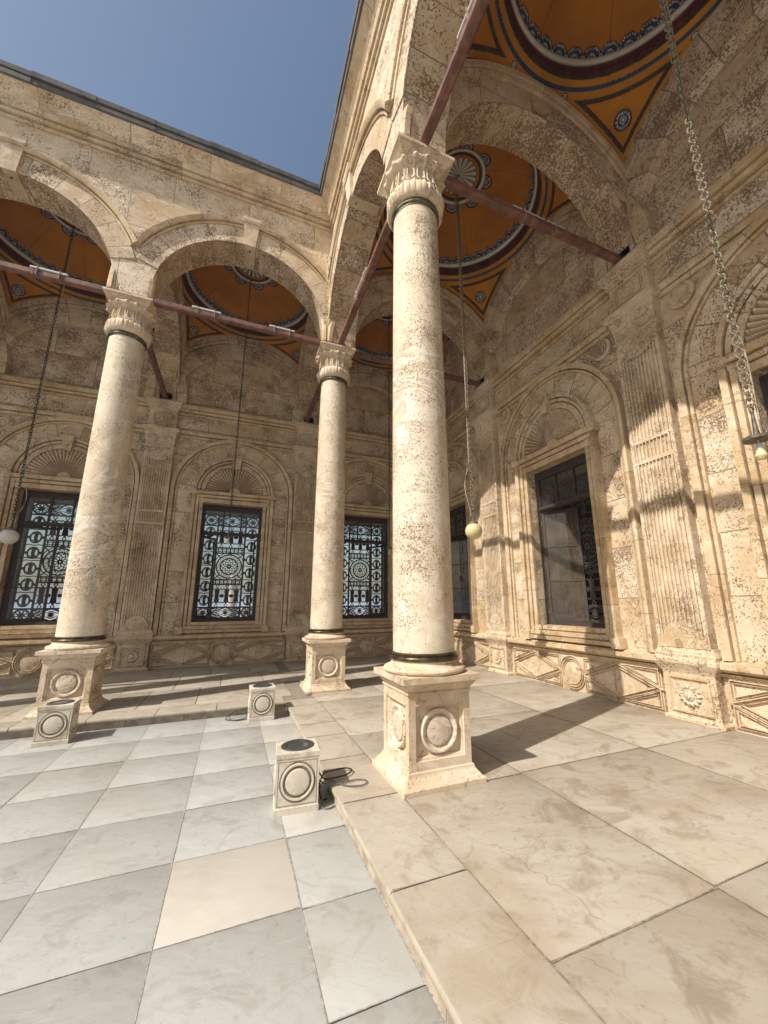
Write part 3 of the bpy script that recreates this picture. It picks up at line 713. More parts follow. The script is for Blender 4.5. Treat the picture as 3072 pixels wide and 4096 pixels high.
# ---- gallery walls (local frame: x along the wall, front is -y, origin on the face)
def flower(mb, c, R, d, n=12):
    def fn(h, z, t): return h*(1+.13*math.cos(t*n)) if h > R*.45 else h
    mb.lathe([(R, 0), (R*.96, d*.55), (R*.8, d*.8), (R*.62, d*.6), (R*.5, d*.45), (R*.42, d*.9), (R*.25, d*1.25), (R*.02, d*1.35)], 48, fn, c[0], c[1], c[2], ax='y')
def pilaster_meshes():
    out = {}
    p = MB(); hw, d = .41, .19
    # shaft with flutes between the breaks
    nf = 9; fw_ = .62/nf; us = []
    for i in range(nf):
        a = -.31+i*fw_
        us += [(a+.009, 0), (a+.010, .026), (a+.020, .042), (a+fw_/2, .05), (a+fw_-.020, .042), (a+fw_-.010, .026), (a+fw_-.009, 0)]
    prof = [(-hw, -d), (-hw, 0), (-.345, 0), (-.344, .03), (-.33, .03), (-.329, 0)]+us+[(.329, 0), (.33, .03), (.344, .03), (.345, 0), (hw, 0), (hw, -d)]
    prof = [(u, (v if v == -d else -v)) for u, v in prof]
    flat = [(-hw, -d), (-hw, 0), (hw, 0), (hw, -d)]
    def seg(z0, z1, pr):
        R = [[p.add((u, -(d+v), z)) for u, v in pr] for z in (z0, z1)]
        for i in range(len(pr)-1): p.face((R[0][i], R[0][i+1], R[1][i+1], R[1][i]), [(pr[i][0], z0), (pr[i+1][0], z0), (pr[i+1][0], z1), (pr[i][0], z1)])
        for row in R: p.face(row)
    zs = [(1.14, 1.32, 0), (1.32, 4.40, 1), (4.40, 4.47, 0), (4.47, 4.80, 1), (4.80, 4.86, 0), (4.86, 6.66, 1), (6.66, 7.02, 0)]
    for a, b, k in zs: seg(a, b-.004 if k else b, prof if k else flat)
    # half-moon aprons closing the flutes at foot and head
    n = 18; T0 = [PI*i/n for i in range(n+1)]
    for z0, sg, R in ((1.30, 1, .29), (6.70, -1, .28)):
        idx = [p.add((R*math.cos(t), -(d+.003), z0+sg*R*(.95 if sg > 0 else .6)*math.sin(t))) for t in T0]; p.face(idx)
    out['pilaster'] = p.mesh('pilaster', M['pilaster'])
    b = MB(); n_ = lambda pr: [(u, v) for u, v in pr]
    def hbox(prof):                                                    # ring of (half width, depth, z)
        R = [[b.add(q) for q in ((-h, .0, z), (-h, -dd, z), (h, -dd, z), (h, .0, z))] for h, dd, z in prof]
        for i in range(len(R)-1):
            for j in range(3): b.face((R[i][j], R[i][j+1], R[i+1][j+1], R[i+1][j]))
        b.face(R[0][::-1]); b.face(R[-1])
    hbox([(.45, .22, 0), (.45, .22, .05), (.42, .2, .07), (.40, .19, .09), (.40, .19, .74), (.42, .2, .76), (.42, .21, .79), (.44, .22, .81), (.48, .25, .86), (.50, .27, .90), (.50, .27, .95), (.47, .25, .97), (.47, .24, .99), (.475, .225, 1.0), (.485, .23, 1.03), (.475, .22, 1.06), (.45, .195, 1.08), (.44, .185, 1.10), (.435, .18, 1.15)])
    b.loop([(-.29, .17), (.29, .17), (.29, .66), (-.29, .66)], [(-.03, -.01), (-.028, .028), (.0, .032), (.012, .01), (.03, .008), (.033, -.004)], y0=-.19)
    out['pilaster_base'] = b.mesh('pilaster_base', M['dado'])
    b = MB(); flower(b, (0, -.19, .415), .16, .07, 14); b.lathe([(.08, .03), (.085, .05), (.07, .065), (.055, .05), (.05, .075), (.01, .085)], 24, None, 0, -.19, .415, ax='y'); out['rosette'] = b.mesh('rosette', M['carved'])
    b = MB()
    hbox([(.42, .17, 6.98), (.46, .235, 7.0), (.46, .235, 7.035), (.42, .175, 7.05), (.415, .19, 7.06), (.42, .20, 7.2), (.44, .225, 7.38), (.47, .255, 7.47), (.47, .255, 7.49), (.455, .24, 7.50), (.455, .24, 7.52), (.51, .30, 7.55), (.535, .335, 7.58), (.535, .335, 7.67), (.51, .31, 7.69)])
    # palmettes and scrolls
    for uc in (-.215, .215):
        for k in range(7):
            a = PI/2+(k-3)*.42; L = .20-.02*abs(k-3)
            b.tube([(uc+.02*math.cos(a), -.215, 7.26+.02*math.sin(a)), (uc+L*.6*math.cos(a), -.245, 7.26+L*.6*math.sin(a)), (uc+L*math.cos(a), -.255, 7.25+L*math.sin(a)*.95)], .024, 5)
        for R in (.06, .10, .14): b.tube([(uc+R*math.cos(PI+PI*i/10), -.2-.012*0, 7.20+R*.75*math.sin(PI+PI*i/10)) for i in range(11)], .019, 5)
    for i in range(8): b.lathe([(.045, 0), (.04, .012), (.02, .02), (.002, .022)], 10, None, -.35+.1*i, -.185, 7.035, ax='y')
    out['capital'] = b.mesh('capital', M['carved'])
    b = MB()
    hbox([(.41, .17, 7.685), (.41, .17, 8.33), (.445, .21, 8.335), (.445, .21, 8.385), (.425, .19, 8.39), (.425, .19, 8.405), (.47, .26, 8.44), (.505, .31, 8.49), (.505, .31, 8.51), (.49, .295, 8.515), (.49, .295, 8.53), (.525, .335, 8.55), (.535, .345, 8.62), (.52, .33, 8.665)])
    b.loop([(-.28, 7.83), (.28, 7.83), (.28, 8.24), (-.28, 8.24)], [(-.02, -.01), (-.018, .03), (.004, .034), (.006, .0), (.024, .0), (.026, .028), (.045, .03), (.048, -.004)], y0=-.17)
    flower(b, (0, -.17, 8.03), .14, .06, 12)
    out['entablature_block'] = b.mesh('entablature_block', M['pilaster'])
    return out
PIL = pilaster_meshes()
WZ0, WZ1, WH = 1.35, 5.28, .965
def window_parts():
    o = {}
    s = MB(); ZA = 5.67
    # moulded stone surround
    jam = [(0, -.02), (0, .06), (.10, .07), (.101, .0), (.128, .0), (.129, .09), (.21, .10), (.211, .02), (.238, .02), (.239, .14), (.33, .17), (.335, -.01)]
    s.line((-WH, ZA-.1), (-WH, 1.15), [(-r, d) for r, d in jam][::-1]); s.line((WH, 1.15), (WH, ZA-.1), [(-r, d) for r, d in jam])
    s.line((-1.19, 1.03), (1.19, 1.03), [(0, -.01), (0, .15), (.08, .17), (.081, .07), (.108, .07), (.109, .12), (.20, .13), (.201, .02), (.228, .02), (.229, .06), (.32, .06), (.32, -.02)])
    s.line((-1.19, WZ1), (1.19, WZ1), [(0, -.02), (0, .07), (.14, .07), (.141, -.0), (.168, -.0), (.169, .10), (.25, .12), (.251, .03), (.276, .03), (.277, .18), (.37, .21), (.385, -.01)])
    for u in (-1.265, 1.265):
        s.box(u-.095, u+.095, -.205, .0, ZA-.145, ZA+.03); s.box(u-.1, u+.1, -.205, .0, 1.0, 1.20)
    o['window_surround'] = s.mesh('window_surround', M['mould'])
    s = MB()
    s.arc((0, ZA), .93, [(0, -.02), (0, .10), (.13, .10), (.131, .01), (.158, .01), (.159, .11), (.235, .12), (.236, .04), (.262, .04), (.263, .16), (.345, .17), (.36, -.01)], 0.02, PI-.02, 48)
    k = [(-.10, 6.52), (.10, 6.52), (.15, 7.0), (-.15, 7.0)]; ia = [s.add((u, -.215, z)) for u, z in k]; ib = [s.add((u, 0, z)) for u, z in k]; s.face(ia)
    for j in range(4): s.face((ia[j], ia[(j+1) % 4], ib[(j+1) % 4], ib[j]))
    o['shell_arch'] = s.mesh('shell_arch', M['vous'])
    s = MB(); nr = 27; na = nr*8; R = []
    rad = [.17, .2, .24]+[.28+.024*i for i in range(27)]+[.925]
    for j, r in enumerate(rad):
        row = []
        for i in range(na+1):
            a = PI*i/na; ph = (i/8) % 1; rib = abs(math.sin(PI*ph))
            env = min(1, (r-.15)/.12); bumpy = (.5+.5*math.cos((r-.4)*2*PI/.062)) if r > .46 else .6
            d = .006+.105*env*rib*(.74+.26*bumpy)*(1 if r < .92 else .6)
            row.append(s.add((r*math.cos(a), -d, ZA+.005+r*math.sin(a))))
        R.append(row)
    for j in range(len(rad)-1):
        for i in range(na): s.face((R[j][i], R[j][i+1], R[j+1][i+1], R[j+1][i]), [(0, 0)]*4)
    n = 20
    R = [[s.add((r*math.cos(PI*i/n), -d, ZA+.005+r*math.sin(PI*i/n))) for i in range(n+1)] for r, d in ((.19, 0), (.19, .045), (.165, .06), (.13, .045), (.02, .05))]
    for j in range(4):
        for i in range(n): s.face((R[j][i], R[j][i+1], R[j+1][i+1], R[j+1][i]), [(0, 0)]*4)
    o['shell_fan'] = s.mesh('shell_fan', M['carved'], 60)
    s = MB(); pr = [(0, -.01), (0, .06), (.045, .07), (.046, -.0), (.073, -.0), (.074, .10), (.13, .13), (.19, .13), (.20, -.01)]
    s.arc((0, ZA), 1.775, pr, 0, PI, 60)
    s.line((1.775, 1.0), (1.775, ZA), [(-r, d) for r, d in pr]); s.line((-1.775, ZA), (-1.775, 1.0), [(-r, d) for r, d in pr])
    o['arch_moulding'] = s.mesh('arch_moulding', M['mould'])
    s = MB(); s.arc((0, ZA), 1.29, [(0, -.02), (0, .012), (.486, .014), (.486, -.02)], .0, PI, 48, caps=True); o['voussoir_band'] = s.mesh('voussoir_band', M['vous'])
    # dado with lozenges and a roundel
    s = MB(); z0, z1 = .085, .70; zc = .39; x0, x1 = .36, 1.93
    st = [(.030, -.004), (.028, .034), (.015, .038), (.012, .0), (-.012, .0), (-.015, .038), (-.028, .034), (-.030, -.004)]
    st2 = [(r*1.25, d*1.2) for r, d in st]
    s.box(-1.98, 1.98, -.05, 0, 0, .77)
    for sg in (-1, 1):
        a, b = (x0, x1) if sg > 0 else (-x1, -x0); mid = (a+b)/2; hw = (b-a)/2-.02
        s.loop([(mid-hw, zc), (mid, z0+.015), (mid+hw, zc), (mid, z1-.015)], st2, y0=-.05)
        for tx, tz in ((-1, -1), (1, -1), (1, 1), (-1, 1)):
            cx = a if tx < 0 else b; cz = z0 if tz < 0 else z1
            tri = [(cx, cz), (cx-tx*hw*.80, cz), (cx, cz-tz*.245)]
            if tx*tz > 0: tri = tri[::-1]
            s.loop(tri, st, y0=-.05)
    T1 = [2*PI*i/48 for i in range(48)]
    for R_, q in ((.315, st2), (.262, st)): s.sweep([(R_*math.cos(t), zc+R_*math.sin(t)) for t in T1], [(math.cos(t), math.sin(t)) for t in T1], q, closed=True, y0=-.05)
    s.lathe([(.24, 0), (.235, .012), (.2, .02), (.002, .03)], 40, None, 0, -.05, zc, ax='y')
    o['dado_panel'] = s.mesh('dado_panel', M['dado'])
    # wooden frame: outer frame, transom, mullions of the fanlight
    def frame(mat):
        f = MB(); d0, d1 = -.33, -.22
        f.loop([(-WH+.002, WZ0+.002), (WH-.002, WZ0+.002), (WH-.002, WZ1-.002), (-WH+.002, WZ1-.002)], [(0, d0), (0, d1), (.05, d1), (.055, d1-.02), (.09, d1-.025), (.09, d0)], cprof=True)
        f.box(-WH+.05, WH-.05, -d1-.005, -d0, 4.22, 4.34); f.box(-WH+.05, WH-.05, -d1-.03, -d1, 4.25, 4.30)
        f.box(-WH+.05, WH-.05, -d1+.02, -d0-.01, 5.08, 5.20)
        for u in (-.285, .285): f.box(u-.022, u+.022, -d1+.025, -d0-.02, 4.34, 5.09)
        return f.mesh('window', mat)
    o['frame_dark'] = frame(M['wood']); o['frame_faded'] = frame(M['wood_faded'])
    g = MB(); g.quad((-WH+.08, .285, 4.33), (WH-.08, .285, 4.33), (WH-.08, .285, 5.1), (-WH+.08, .285, 5.1)); o['glass'] = g.mesh('glass', M['pane'])
    # one casement leaf hinged at x=0, extending to +x, three panes
    def leaf(mat, gm):
        L = MB(); w_, h0, h1 = .885, WZ0+.08, 4.215
        for a, b, c, d in ((0, .07, h0, h1), (w_-.07, w_, h0, h1)): L.box(a, b, -.022, .022, c, d)
        for c, d in ((h0, h0+.11), (h1-.075, h1)): L.box(.07, w_-.07, -.021, .021, c, d)
        for k in (1, 2): z = h0+.11+(h1-h0-.185)*k/3; L.box(.07, w_-.07, -.017, .017, z-.014, z+.014)
        G = MB(); G.quad((.06, .002, h0+.09), (w_-.06, .002, h0+.09), (w_-.06, .002, h1-.06), (.06, .002, h1-.06))
        out = [L.mesh('casement', mat), G.mesh('glass', gm)]
        for z in (h0+.25, (h0+h1)/2, h1-.3): Hh = MB(); Hh.box(-.018, .012, -.032, -.022, z-.06, z+.06); out.append(Hh.mesh('hinge', M['dish']))
        return out
    o['leaf_dark'] = leaf(M['wood'], M['pane']); o['leaf_faded'] = leaf(M['wood_faded'], M['pane_dirty'])
    # ornamental iron grille
    g = MB(); d0, d1 = -.012, .012; GW = .93; cx = .465
    def bar(p, w_=.022, c=False): g.bar(p, w_, d0, d1, c)
    def circ(u, z, a, b=None, w_=.02, n=20): bar([(u+a*math.cos(2*PI*i/n), z+(b or a)*math.sin(2*PI*i/n)) for i in range(n)], w_, True)
    rows = [1.44, 1.80, 2.58, 2.75, 3.68, 3.87, 4.66, 5.04]
    for z in rows: bar([(-GW, z), (GW, z)], .028) if z in (1.44, 1.80, 4.66, 5.04) else bar([(-cx, z), (cx, z)], .028)
    for u in (-GW, -cx, cx, GW): bar([(u, 1.40), (u, 5.08)], .034)
    for z0, z1 in ((1.44, 1.80), (4.66, 5.04)):
        zc = (z0+z1)/2; hh = (z1-z0)/2-.02
        for sg in (-1, 1):
            u = sg*(cx+GW)/2; circ(u, zc, hh+.03, hh, .024)
            for k in range(8):
                a = k*PI/4; b_ = a+PI/8
                bar([(u+.05*math.cos(a), zc+.05*math.sin(a)), (u+.13*math.cos(b_), zc+.11*math.sin(b_)), (u+(hh+.02)*math.cos(a), zc+hh*math.sin(a))], .013)
                bar([(u+.05*math.cos(a), zc+.05*math.sin(a)), (u+.13*math.cos(a-PI/8), zc+.11*math.sin(a-PI/8)), (u+(hh+.02)*math.cos(a), zc+hh*math.sin(a))], .013)
            circ(u, zc, .03, None, .03, 10)
        bar([(-cx, zc), (0, z1), (cx, zc), (0, z0)], .026, True); bar([(-.28, zc), (0, zc+.105), (.28, zc), (0, zc-.105)], .014, True)
        for k in range(10): a = k*PI/5; bar([(0, zc), (.09*math.cos(a), zc+.085*math.sin(a))], .014)
        circ(0, zc, .05, .05, .012, 12)
        for sx in (-1, 1):
            for sz in (-1, 1):
                for k in range(4): a = (k+.5)*PI/8; bar([(sx*(cx-.01), zc+sz*(hh)), (sx*(cx-.27*math.cos(a)), zc+sz*(hh-.15*math.sin(a)))], .013)
                bar([(sx*(cx-.2*math.cos(PI/2*i/8)), zc+sz*(hh-.12*math.sin(PI/2*i/8))) for i in range(9)], .014)
                bar([(sx*(cx-.32*math.cos(PI/2*i/8)), zc+sz*(hh-.17*math.sin(PI/2*i/8))) for i in range(9)], .014)
    for sg in (-1, 1):                                               # side columns of ovals
        u = sg*(cx+GW)/2; n = 6; pz = (4.66-1.80)/n
        for k in range(n):
            zc = 1.80+pz*(k+.5); circ(u, zc, .135, .17, .024)
            bar([(u, zc-.16), (u+.014, zc-.1), (u-.004, zc), (u+.014, zc+.1), (u, zc+.16)], .05)
            for dz in (-.105, .105): bar([(u-.075, zc+dz*.9), (u-.03, zc+dz), (u, zc+dz*.7), (u+.03, zc+dz), (u+.075, zc+dz*.9)], .016)
            for s2 in (-1, 1): bar([(u+s2*.13, zc), (u+s2*.23, zc)], .045)
            for dz in (-pz/2,): bar([(u-.22, zc+dz), (u-.1, zc+dz+.015), (u, zc+dz-.01), (u+.1, zc+dz+.015), (u+.22, zc+dz)], .015)
    for z0, z1 in ((2.58, 2.75), (3.68, 3.87)):
        zc = (z0+z1)/2; bar([(-cx, zc+.035), (cx, zc+.035)], .014); bar([(-cx, zc-.035), (cx, zc-.035)], .014)
        for k in range(7): u = -cx+.13*(k+.6); bar([(u, z0), (u, z1)], .02)
        circ(0, z0, .05, .05, .012, 12)
    zc = (2.75+3.68)/2
    for R_, w_ in ((.41, .026), (.28, .022), (.05, .03)): circ(0, zc, R_, R_, w_, 40)
    for k in range(24):
        a = 2*PI*k/24; b_ = a+PI/24; bar([(.28*math.cos(a), zc+.28*math.sin(a)), (.40*math.cos(b_), zc+.40*math.sin(b_)), (.28*math.cos(a+PI/12), zc+.28*math.sin(a+PI/12))], .011)
    for k in range(10):
        a = 2*PI*k/10
        bar([(.05*math.cos(a), zc+.05*math.sin(a)), (.14*math.cos(a), zc+.14*math.sin(a)), (.20*math.cos(a+PI/10), zc+.20*math.sin(a+PI/10)), (.27*math.cos(a), zc+.27*math.sin(a))], .014)
        bar([(.14*math.cos(a), zc+.14*math.sin(a)), (.20*math.cos(a-PI/10), zc+.20*math.sin(a-PI/10)), (.27*math.cos(a), zc+.27*math.sin(a))], .014)
    for sx in (-1, 1):
        for sz in (-1, 1):
            bar([(sx*.45, zc+sz*.20), (sx*.40, zc+sz*.30), (sx*.34, zc+sz*.36), (sx*.28, zc+sz*.40), (sx*.2, zc+sz*.45)], .014); bar([(sx*.43, zc+sz*.43), (sx*.30, zc+sz*.30)], .022)
    for k, (z0, z1) in enumerate(((1.80, 2.58), (3.87, 4.66))):
        zc = (z0+z1)/2; h = (z1-z0)/2
        for u in (-.31, 0, .31):
            for sg in (-1, 1):
                bar([(u+sg*.0, zc-h*.72), (u+sg*.035, zc-h*.5), (u+sg*.10, zc-h*.62) , (u+sg*.155, zc-h*.56)], .022)
                bar([(u+sg*.0, zc+h*.72), (u+sg*.035, zc+h*.5), (u+sg*.10, zc+h*.62), (u+sg*.155, zc+h*.56)], .022)
                bar([(u+sg*.045, zc-h*.6), (u+sg*.02, zc), (u+sg*.045, zc+h*.6)], .045)
                bar([(u, zc+sg*h), (u-.05, zc+sg*h*.84), (u, zc+sg*h*.68), (u+.05, zc+sg*h*.84)], .016, True)
        for u in (-.155, .155):
            circ(u, zc, .04, .04, .02, 10)
            for a in range(4): b_ = PI/4+a*PI/2; bar([(u, zc), (u+.085*math.cos(b_), zc+.06*math.sin(b_))], .022)
        bar([(-cx, zc), (cx, zc)], .014)
    o['grille'] = g.mesh('grille', M['iron'], 30)
    return o
WP = window_parts()
def gallery_wall(name, bays, pils, u0, u1, spec):
    """bays: window centres; spec: centre -> (frame, left leaf angle, right leaf angle)"""
    root = empty(name); f = MB(); zt = 12.4; dep = .95
    def band(a, b, z0, z1): f.quad((a, 0, z0), (b, 0, z0), (b, 0, z1), (a, 0, z1)); f.quad((a, dep, z0), (b, dep, z0), (b, dep, z1), (a, dep, z1))
    band(u0, u1, 0, WZ0); band(u0, u1, WZ1, zt)
    ed = [u0]
    for c in sorted(bays): ed += [c-WH, c+WH]
    ed.append(u1)
    for i in range(0, len(ed), 2): band(ed[i], ed[i+1], WZ0, WZ1)
    for c in bays:
        a, b = c-WH, c+WH
        f.quad((a, 0, WZ0), (a, dep, WZ0), (a, dep, WZ1), (a, 0, WZ1)); f.quad((b, 0, WZ0), (b, dep, WZ0), (b, dep, WZ1), (b, 0, WZ1))
        f.quad((a, 0, WZ0), (b, 0, WZ0), (b, dep, WZ0), (a, dep, WZ0)); f.quad((a, 0, WZ1), (b, 0, WZ1), (b, dep, WZ1), (a, dep, WZ1))
    for c in bays: f.box(c-WH+.001, c+WH-.001, .55, dep-.002, 5.06, WZ1+.01)
    f.quad((u0, 0, zt), (u1, 0, zt), (u1, dep, zt), (u0, dep, zt)); f.quad((u0, 0, 0), (u0, dep, 0), (u0, dep, zt), (u0, 0, zt)); f.quad((u1, 0, 0), (u1, dep, 0), (u1, dep, zt), (u1, 0, zt))
    f.build('wall_face', M['wall'], root)
    gaps = []
    for i in range(len(pils)-1): gaps.append((pils[i], pils[i+1]))
    for pa, pb in gaps:
        c = (pa+pb)/2; a, b = pa+.36, pb-.36
        s = MB()
        s.line((a, .755), (b, .755), [(0, -.02), (0, .07), (.045, .08), (.046, .01), (.072, .01), (.073, .12), (.12, .19), (.20, .19), (.201, .12), (.215, .12), (.235, .07), (.245, -.01)]); s.build('dado_cornice', M['mould'], root)
        s = MB()
        s.line((a, 7.50), (b, 7.50), [(0, -.01), (0, .06), (.085, .06), (.086, -.0), (.113, -.0), (.114, .09), (.19, .12), (.225, .12), (.23, -.01)]); s.build('architrave', M['mould'], root)
        s = MB()
        s.line((a, 8.33), (b, 8.33), [(0, -.01), (0, .05), (.065, .055), (.066, -.0), (.092, -.0), (.093, .13), (.15, .17), (.151, .08), (.175, .08), (.176, .22), (.20, .25), (.29, .26), (.33, .22), (.34, -.01)]); s.build('cornice', M['mould'], root)
        # wall arch carrying the pendentives
        s = MB(); r = (pb-pa)/2-.32; cz = 10.90-r
        s.arc((c, cz), r, [(-.01, -.03), (0, .02), (0, .185), (.02, .20), (.50, .20), (.501, .12), (.53, .12), (.531, .24), (.62, .25), (.621, .16), (.648, .16), (.649, .25), (.95, .24), (.97, -.01)], -.05, PI+.05, 56); s.build('wall_arch', M['vous'], root)
        for wc in bays:
            if pa < wc < pb: break
        for nm in ('window_surround', 'shell_arch', 'shell_fan', 'arch_moulding', 'voussoir_band', 'dado_panel'): inst(nm, WP[nm], root, (wc, 0, 0))
        kind, la, ra = spec[wc]
        fr = inst('window', WP['frame_'+kind], root, (wc, 0, 0)); inst('glass', WP['glass'], fr)
        inst('grille', WP['grille'], fr, (0, .80, 0))
        for sg, ang in ((1, la), (-1, ra)):
            if ang is None: continue
            for k, (nm, me) in enumerate(zip(('casement', 'glass', 'hinge', 'hinge', 'hinge'), WP['leaf_'+kind])):
                x = inst(nm if k == 0 else 'casement_'+nm, me, fr, (-sg*(WH-.075), .275, 0)); x.scale = (sg, 1, 1); x.rotation_euler = (0, 0, sg*math.radians(ang))
        # spandrel ornaments and frieze scrolls
        s = MB(); sp = []
        for sg in (-1, 1):
            s = MB(); cu, cz = wc+sg*1.66, 7.28
            if name == 'back': flower(s, (cu, 0, cz), .13, .04, 10)
            else:
                R_, n = .235, 22; A = [(R_*math.cos(t), R_*math.sin(t)) for t in [-PI*.78+PI*1.56*i/n-PI*.25 for i in range(n+1)]]
                top = []
                for i, (x, z) in enumerate(A):
                    q = i/n; wdt = .10*math.sin(PI*q)+.004; l = math.hypot(x, z); top.append([(x, z, 0), (x*(1-.0), z, .06), (x*(1-wdt/l*.5), z*(1-wdt/l*.5), .08), (x*(1-wdt/l), z*(1-wdt/l), .06), (x*(1-wdt/l), z*(1-wdt/l), 0)])
                R2 = [[s.add((cu+x, -d, cz+z)) for x, z, d in row] for row in top]
                for i in range(n):
                    for j in range(4): s.face((R2[i][j], R2[i+1][j], R2[i+1][j+1], R2[i][j+1]))
            s.build('spandrel_flower' if name == 'back' else 'crescent', M['carved'], root)
            s = MB(); cu = wc+sg*1.62; z_ = 8.04
            s.tube([(cu+sg*(.28-.34*math.cos(t)), -.005, z_+.24*math.sin(t)*(1 if t < PI else 1)) for t in [PI*.5+PI*i/14 for i in range(-6, 21)]], .016, 5)
            s.tube([(cu+sg*(.26-.17*math.cos(t)*(1-.0)), -.005, z_+.12*math.sin(t)) for t in [PI*.5+PI*i/10 for i in range(-8, 14)]], .012, 5)
            s.build('frieze_scroll', M['carved'], root)
    for u in pils:
        p = inst('pilaster', PIL['pilaster'], root, (u, 0, 0))
        for nm in ('pilaster_base', 'capital', 'entablature_block'): inst(nm, PIL[nm], p)
        inst('rosette', PIL['rosette'], p)
    return root
# pilasters stand opposite the columns; a half one fills the inner corner
bw = gallery_wall('back', [2.45, -BX/2, -1.5*BX, -2.5*BX], [-3*BX, -2*BX, -BX, 0, 4.92], -4*BX, W+.95, {2.45: ('dark', 88, 62), -BX/2: ('dark', 66, 84), -1.5*BX: ('dark', 14, 86), -2.5*BX: ('dark', 0, 0)})
bw.name = 'gallery_wall'; bw.location = (0, W, 0); tag(bw, 'shaded travertine back wall of the gallery with grilled windows open to the sky', 'wall')
rw = gallery_wall('right', [-2.45, 2.52, 7.52, 12.5], [-4.92, 0, 5.04, 10, 15], -W, 16, {-2.45: ('dark', 30, 70), 2.52: ('faded', 34, 80), 7.52: ('faded', 40, 80), 12.5: ('faded', 0, 0)})
rw.name = 'gallery_wall'; rw.location = (W, 0, 0); rw.rotation_euler = (0, 0, -PI/2); tag(rw, 'sunlit travertine right wall of the gallery with shadow bands and dark windows', 'wall')
# dim hall behind the right wall
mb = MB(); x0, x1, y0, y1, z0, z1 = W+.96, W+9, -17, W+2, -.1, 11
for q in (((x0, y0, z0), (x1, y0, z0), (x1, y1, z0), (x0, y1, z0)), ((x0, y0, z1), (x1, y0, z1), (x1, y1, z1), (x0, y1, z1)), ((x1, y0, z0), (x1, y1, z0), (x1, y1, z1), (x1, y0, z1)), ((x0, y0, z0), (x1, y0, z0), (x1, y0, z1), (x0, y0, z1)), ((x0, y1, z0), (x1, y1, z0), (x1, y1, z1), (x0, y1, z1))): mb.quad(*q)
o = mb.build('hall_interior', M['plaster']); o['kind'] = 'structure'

# ================================================================== OBJECTS
# ---- tie beams
def beam(L, cap=True):
    b = MB(); h = .073
    prof = [(-h, -.045), (-.045, -h), (.045, -h), (h, -.045), (h, .045), (.045, h), (-.045, h), (-h, .045)]
    n = int(L/.4)+2; R = [[b.add((L*i/(n-1), y, z)) for y, z in prof] for i in range(n)]
    for i in range(n-1):
        for j in range(8): b.face((R[i][j], R[i][(j+1) % 8], R[i+1][(j+1) % 8], R[i+1][j]))
    b.face(R[0]); b.face(R[-1]); return b
def band_mesh(x):
    b = MB(); b.box(x-.014, x+.014, -.076, .076, -.076, .076); return b
def tie(p0, p1, lab, bands=(.3, .7)):
    p0, p1 = Vector(p0), Vector(p1); d = p1-p0; L = d.length
    o = beam(L).build('tie_beam', M['beam']); o.location = p0; o.rotation_euler = (0, 0, math.atan2(d.y, d.x)); tag(o, lab, 'beam', 'red-brown tie beams of the arcade')
    for q in bands: band_mesh(L*q).build('iron_strap', M['beam'], o)
    return o
zb = 8.62
tie((-2*BX-.3, -.30, zb), (-BX-.36, -.30, zb), 'red-brown tie beam running left from the left column along the back arcade', (.45, .72))
tie((-BX-.355, -.305, zb), (CX1+.38, -.305, zb), 'red-brown tie beam between the left column and the corner column', (.25, .42, .70))
tie((-3*BX, -.30, zb), (-2*BX-.305, -.30, zb), 'red-brown tie beam of the back arcade beyond the left edge')
tie((-.03, -.36, 8.74), (-.03, -4.64, 8.74), 'red-brown tie beam between the corner column and the nearest column', (.3, .62))
tie((-.03, -5.36, 8.70), (-.03, -9.64, 8.72), 'red-brown tie beam running up from the nearest column to the top of the photo', (.27, .5))
tie((.30, -5.0, 8.76), (4.68, -5.0, 8.76), 'red-brown tie beam from the nearest column to the right wall', (.42, .54))
tie((.30, 0, 8.76), (4.68, 0, 8.76), 'red-brown tie beam from the corner column to the right wall')
tie((CX1, .30, 8.76), (CX1, 4.68, 8.76), 'red-brown tie beam from the corner column to the back wall')
tie((-BX, .30, 8.76), (-BX, 4.68, 8.76), 'red-brown tie beam from the left column to the back wall')
tie((-2*BX, .30, 8.76), (-2*BX, 4.68, 8.76), 'red-brown tie beam to the back wall beyond the left edge')
# ---- strip lights lying on the beams
def strip(loc, rz, lab, L=.62, tilt=0):
    r = empty('strip_light', loc, rz); tag(r, lab, 'lamp', 'white strip lights on the tie beams')
    b = MB(); h = L/2
    R = [[b.add((x, y, z)) for y, z in ((-.05, 0), (.05, 0), (.05, .035), (.03, .055), (-.03, .055), (-.05, .035))] for x in (-h, h)]
    for j in range(6): b.face((R[0][j], R[0][(j+1) % 6], R[1][(j+1) % 6], R[1][j]))
    b.face(R[0]); b.face(R[1]); b.build('housing', M['white_metal'], r)
    b = MB(); b.box(-h*.95, h*.95, -.055, -.05, .006, .030); b.build('diffuser', M['globe_white'], r)
    for x in (-h*.6, h*.6): b = MB(); b.box(x-.003, x+.003, -.0775, .0775, -.153, .058); b.build('mounting_strap', M['cable'], r)
    return r
zt = zb+.076
strip((-6.25, -.33, zt), 0, 'white strip light on the beam left of the left column')
strip((-3.28, -.335, zt), 0, 'white strip light on the beam right of the left column')
strip((-1.55, -.335, zt), 0, 'white strip light on the beam nearer the corner column')
strip((-.06, -2.35, 8.816), -PI/2, 'white strip light on the beam between corner and nearest columns', .9)
strip((-.06, -7.15, 8.796), -PI/2, 'long white strip light on the beam at the top of the photo', 1.25)
strip((2.55, -5.0, 8.836), 0, 'dull strip light on the beam to the right wall', 1.2)

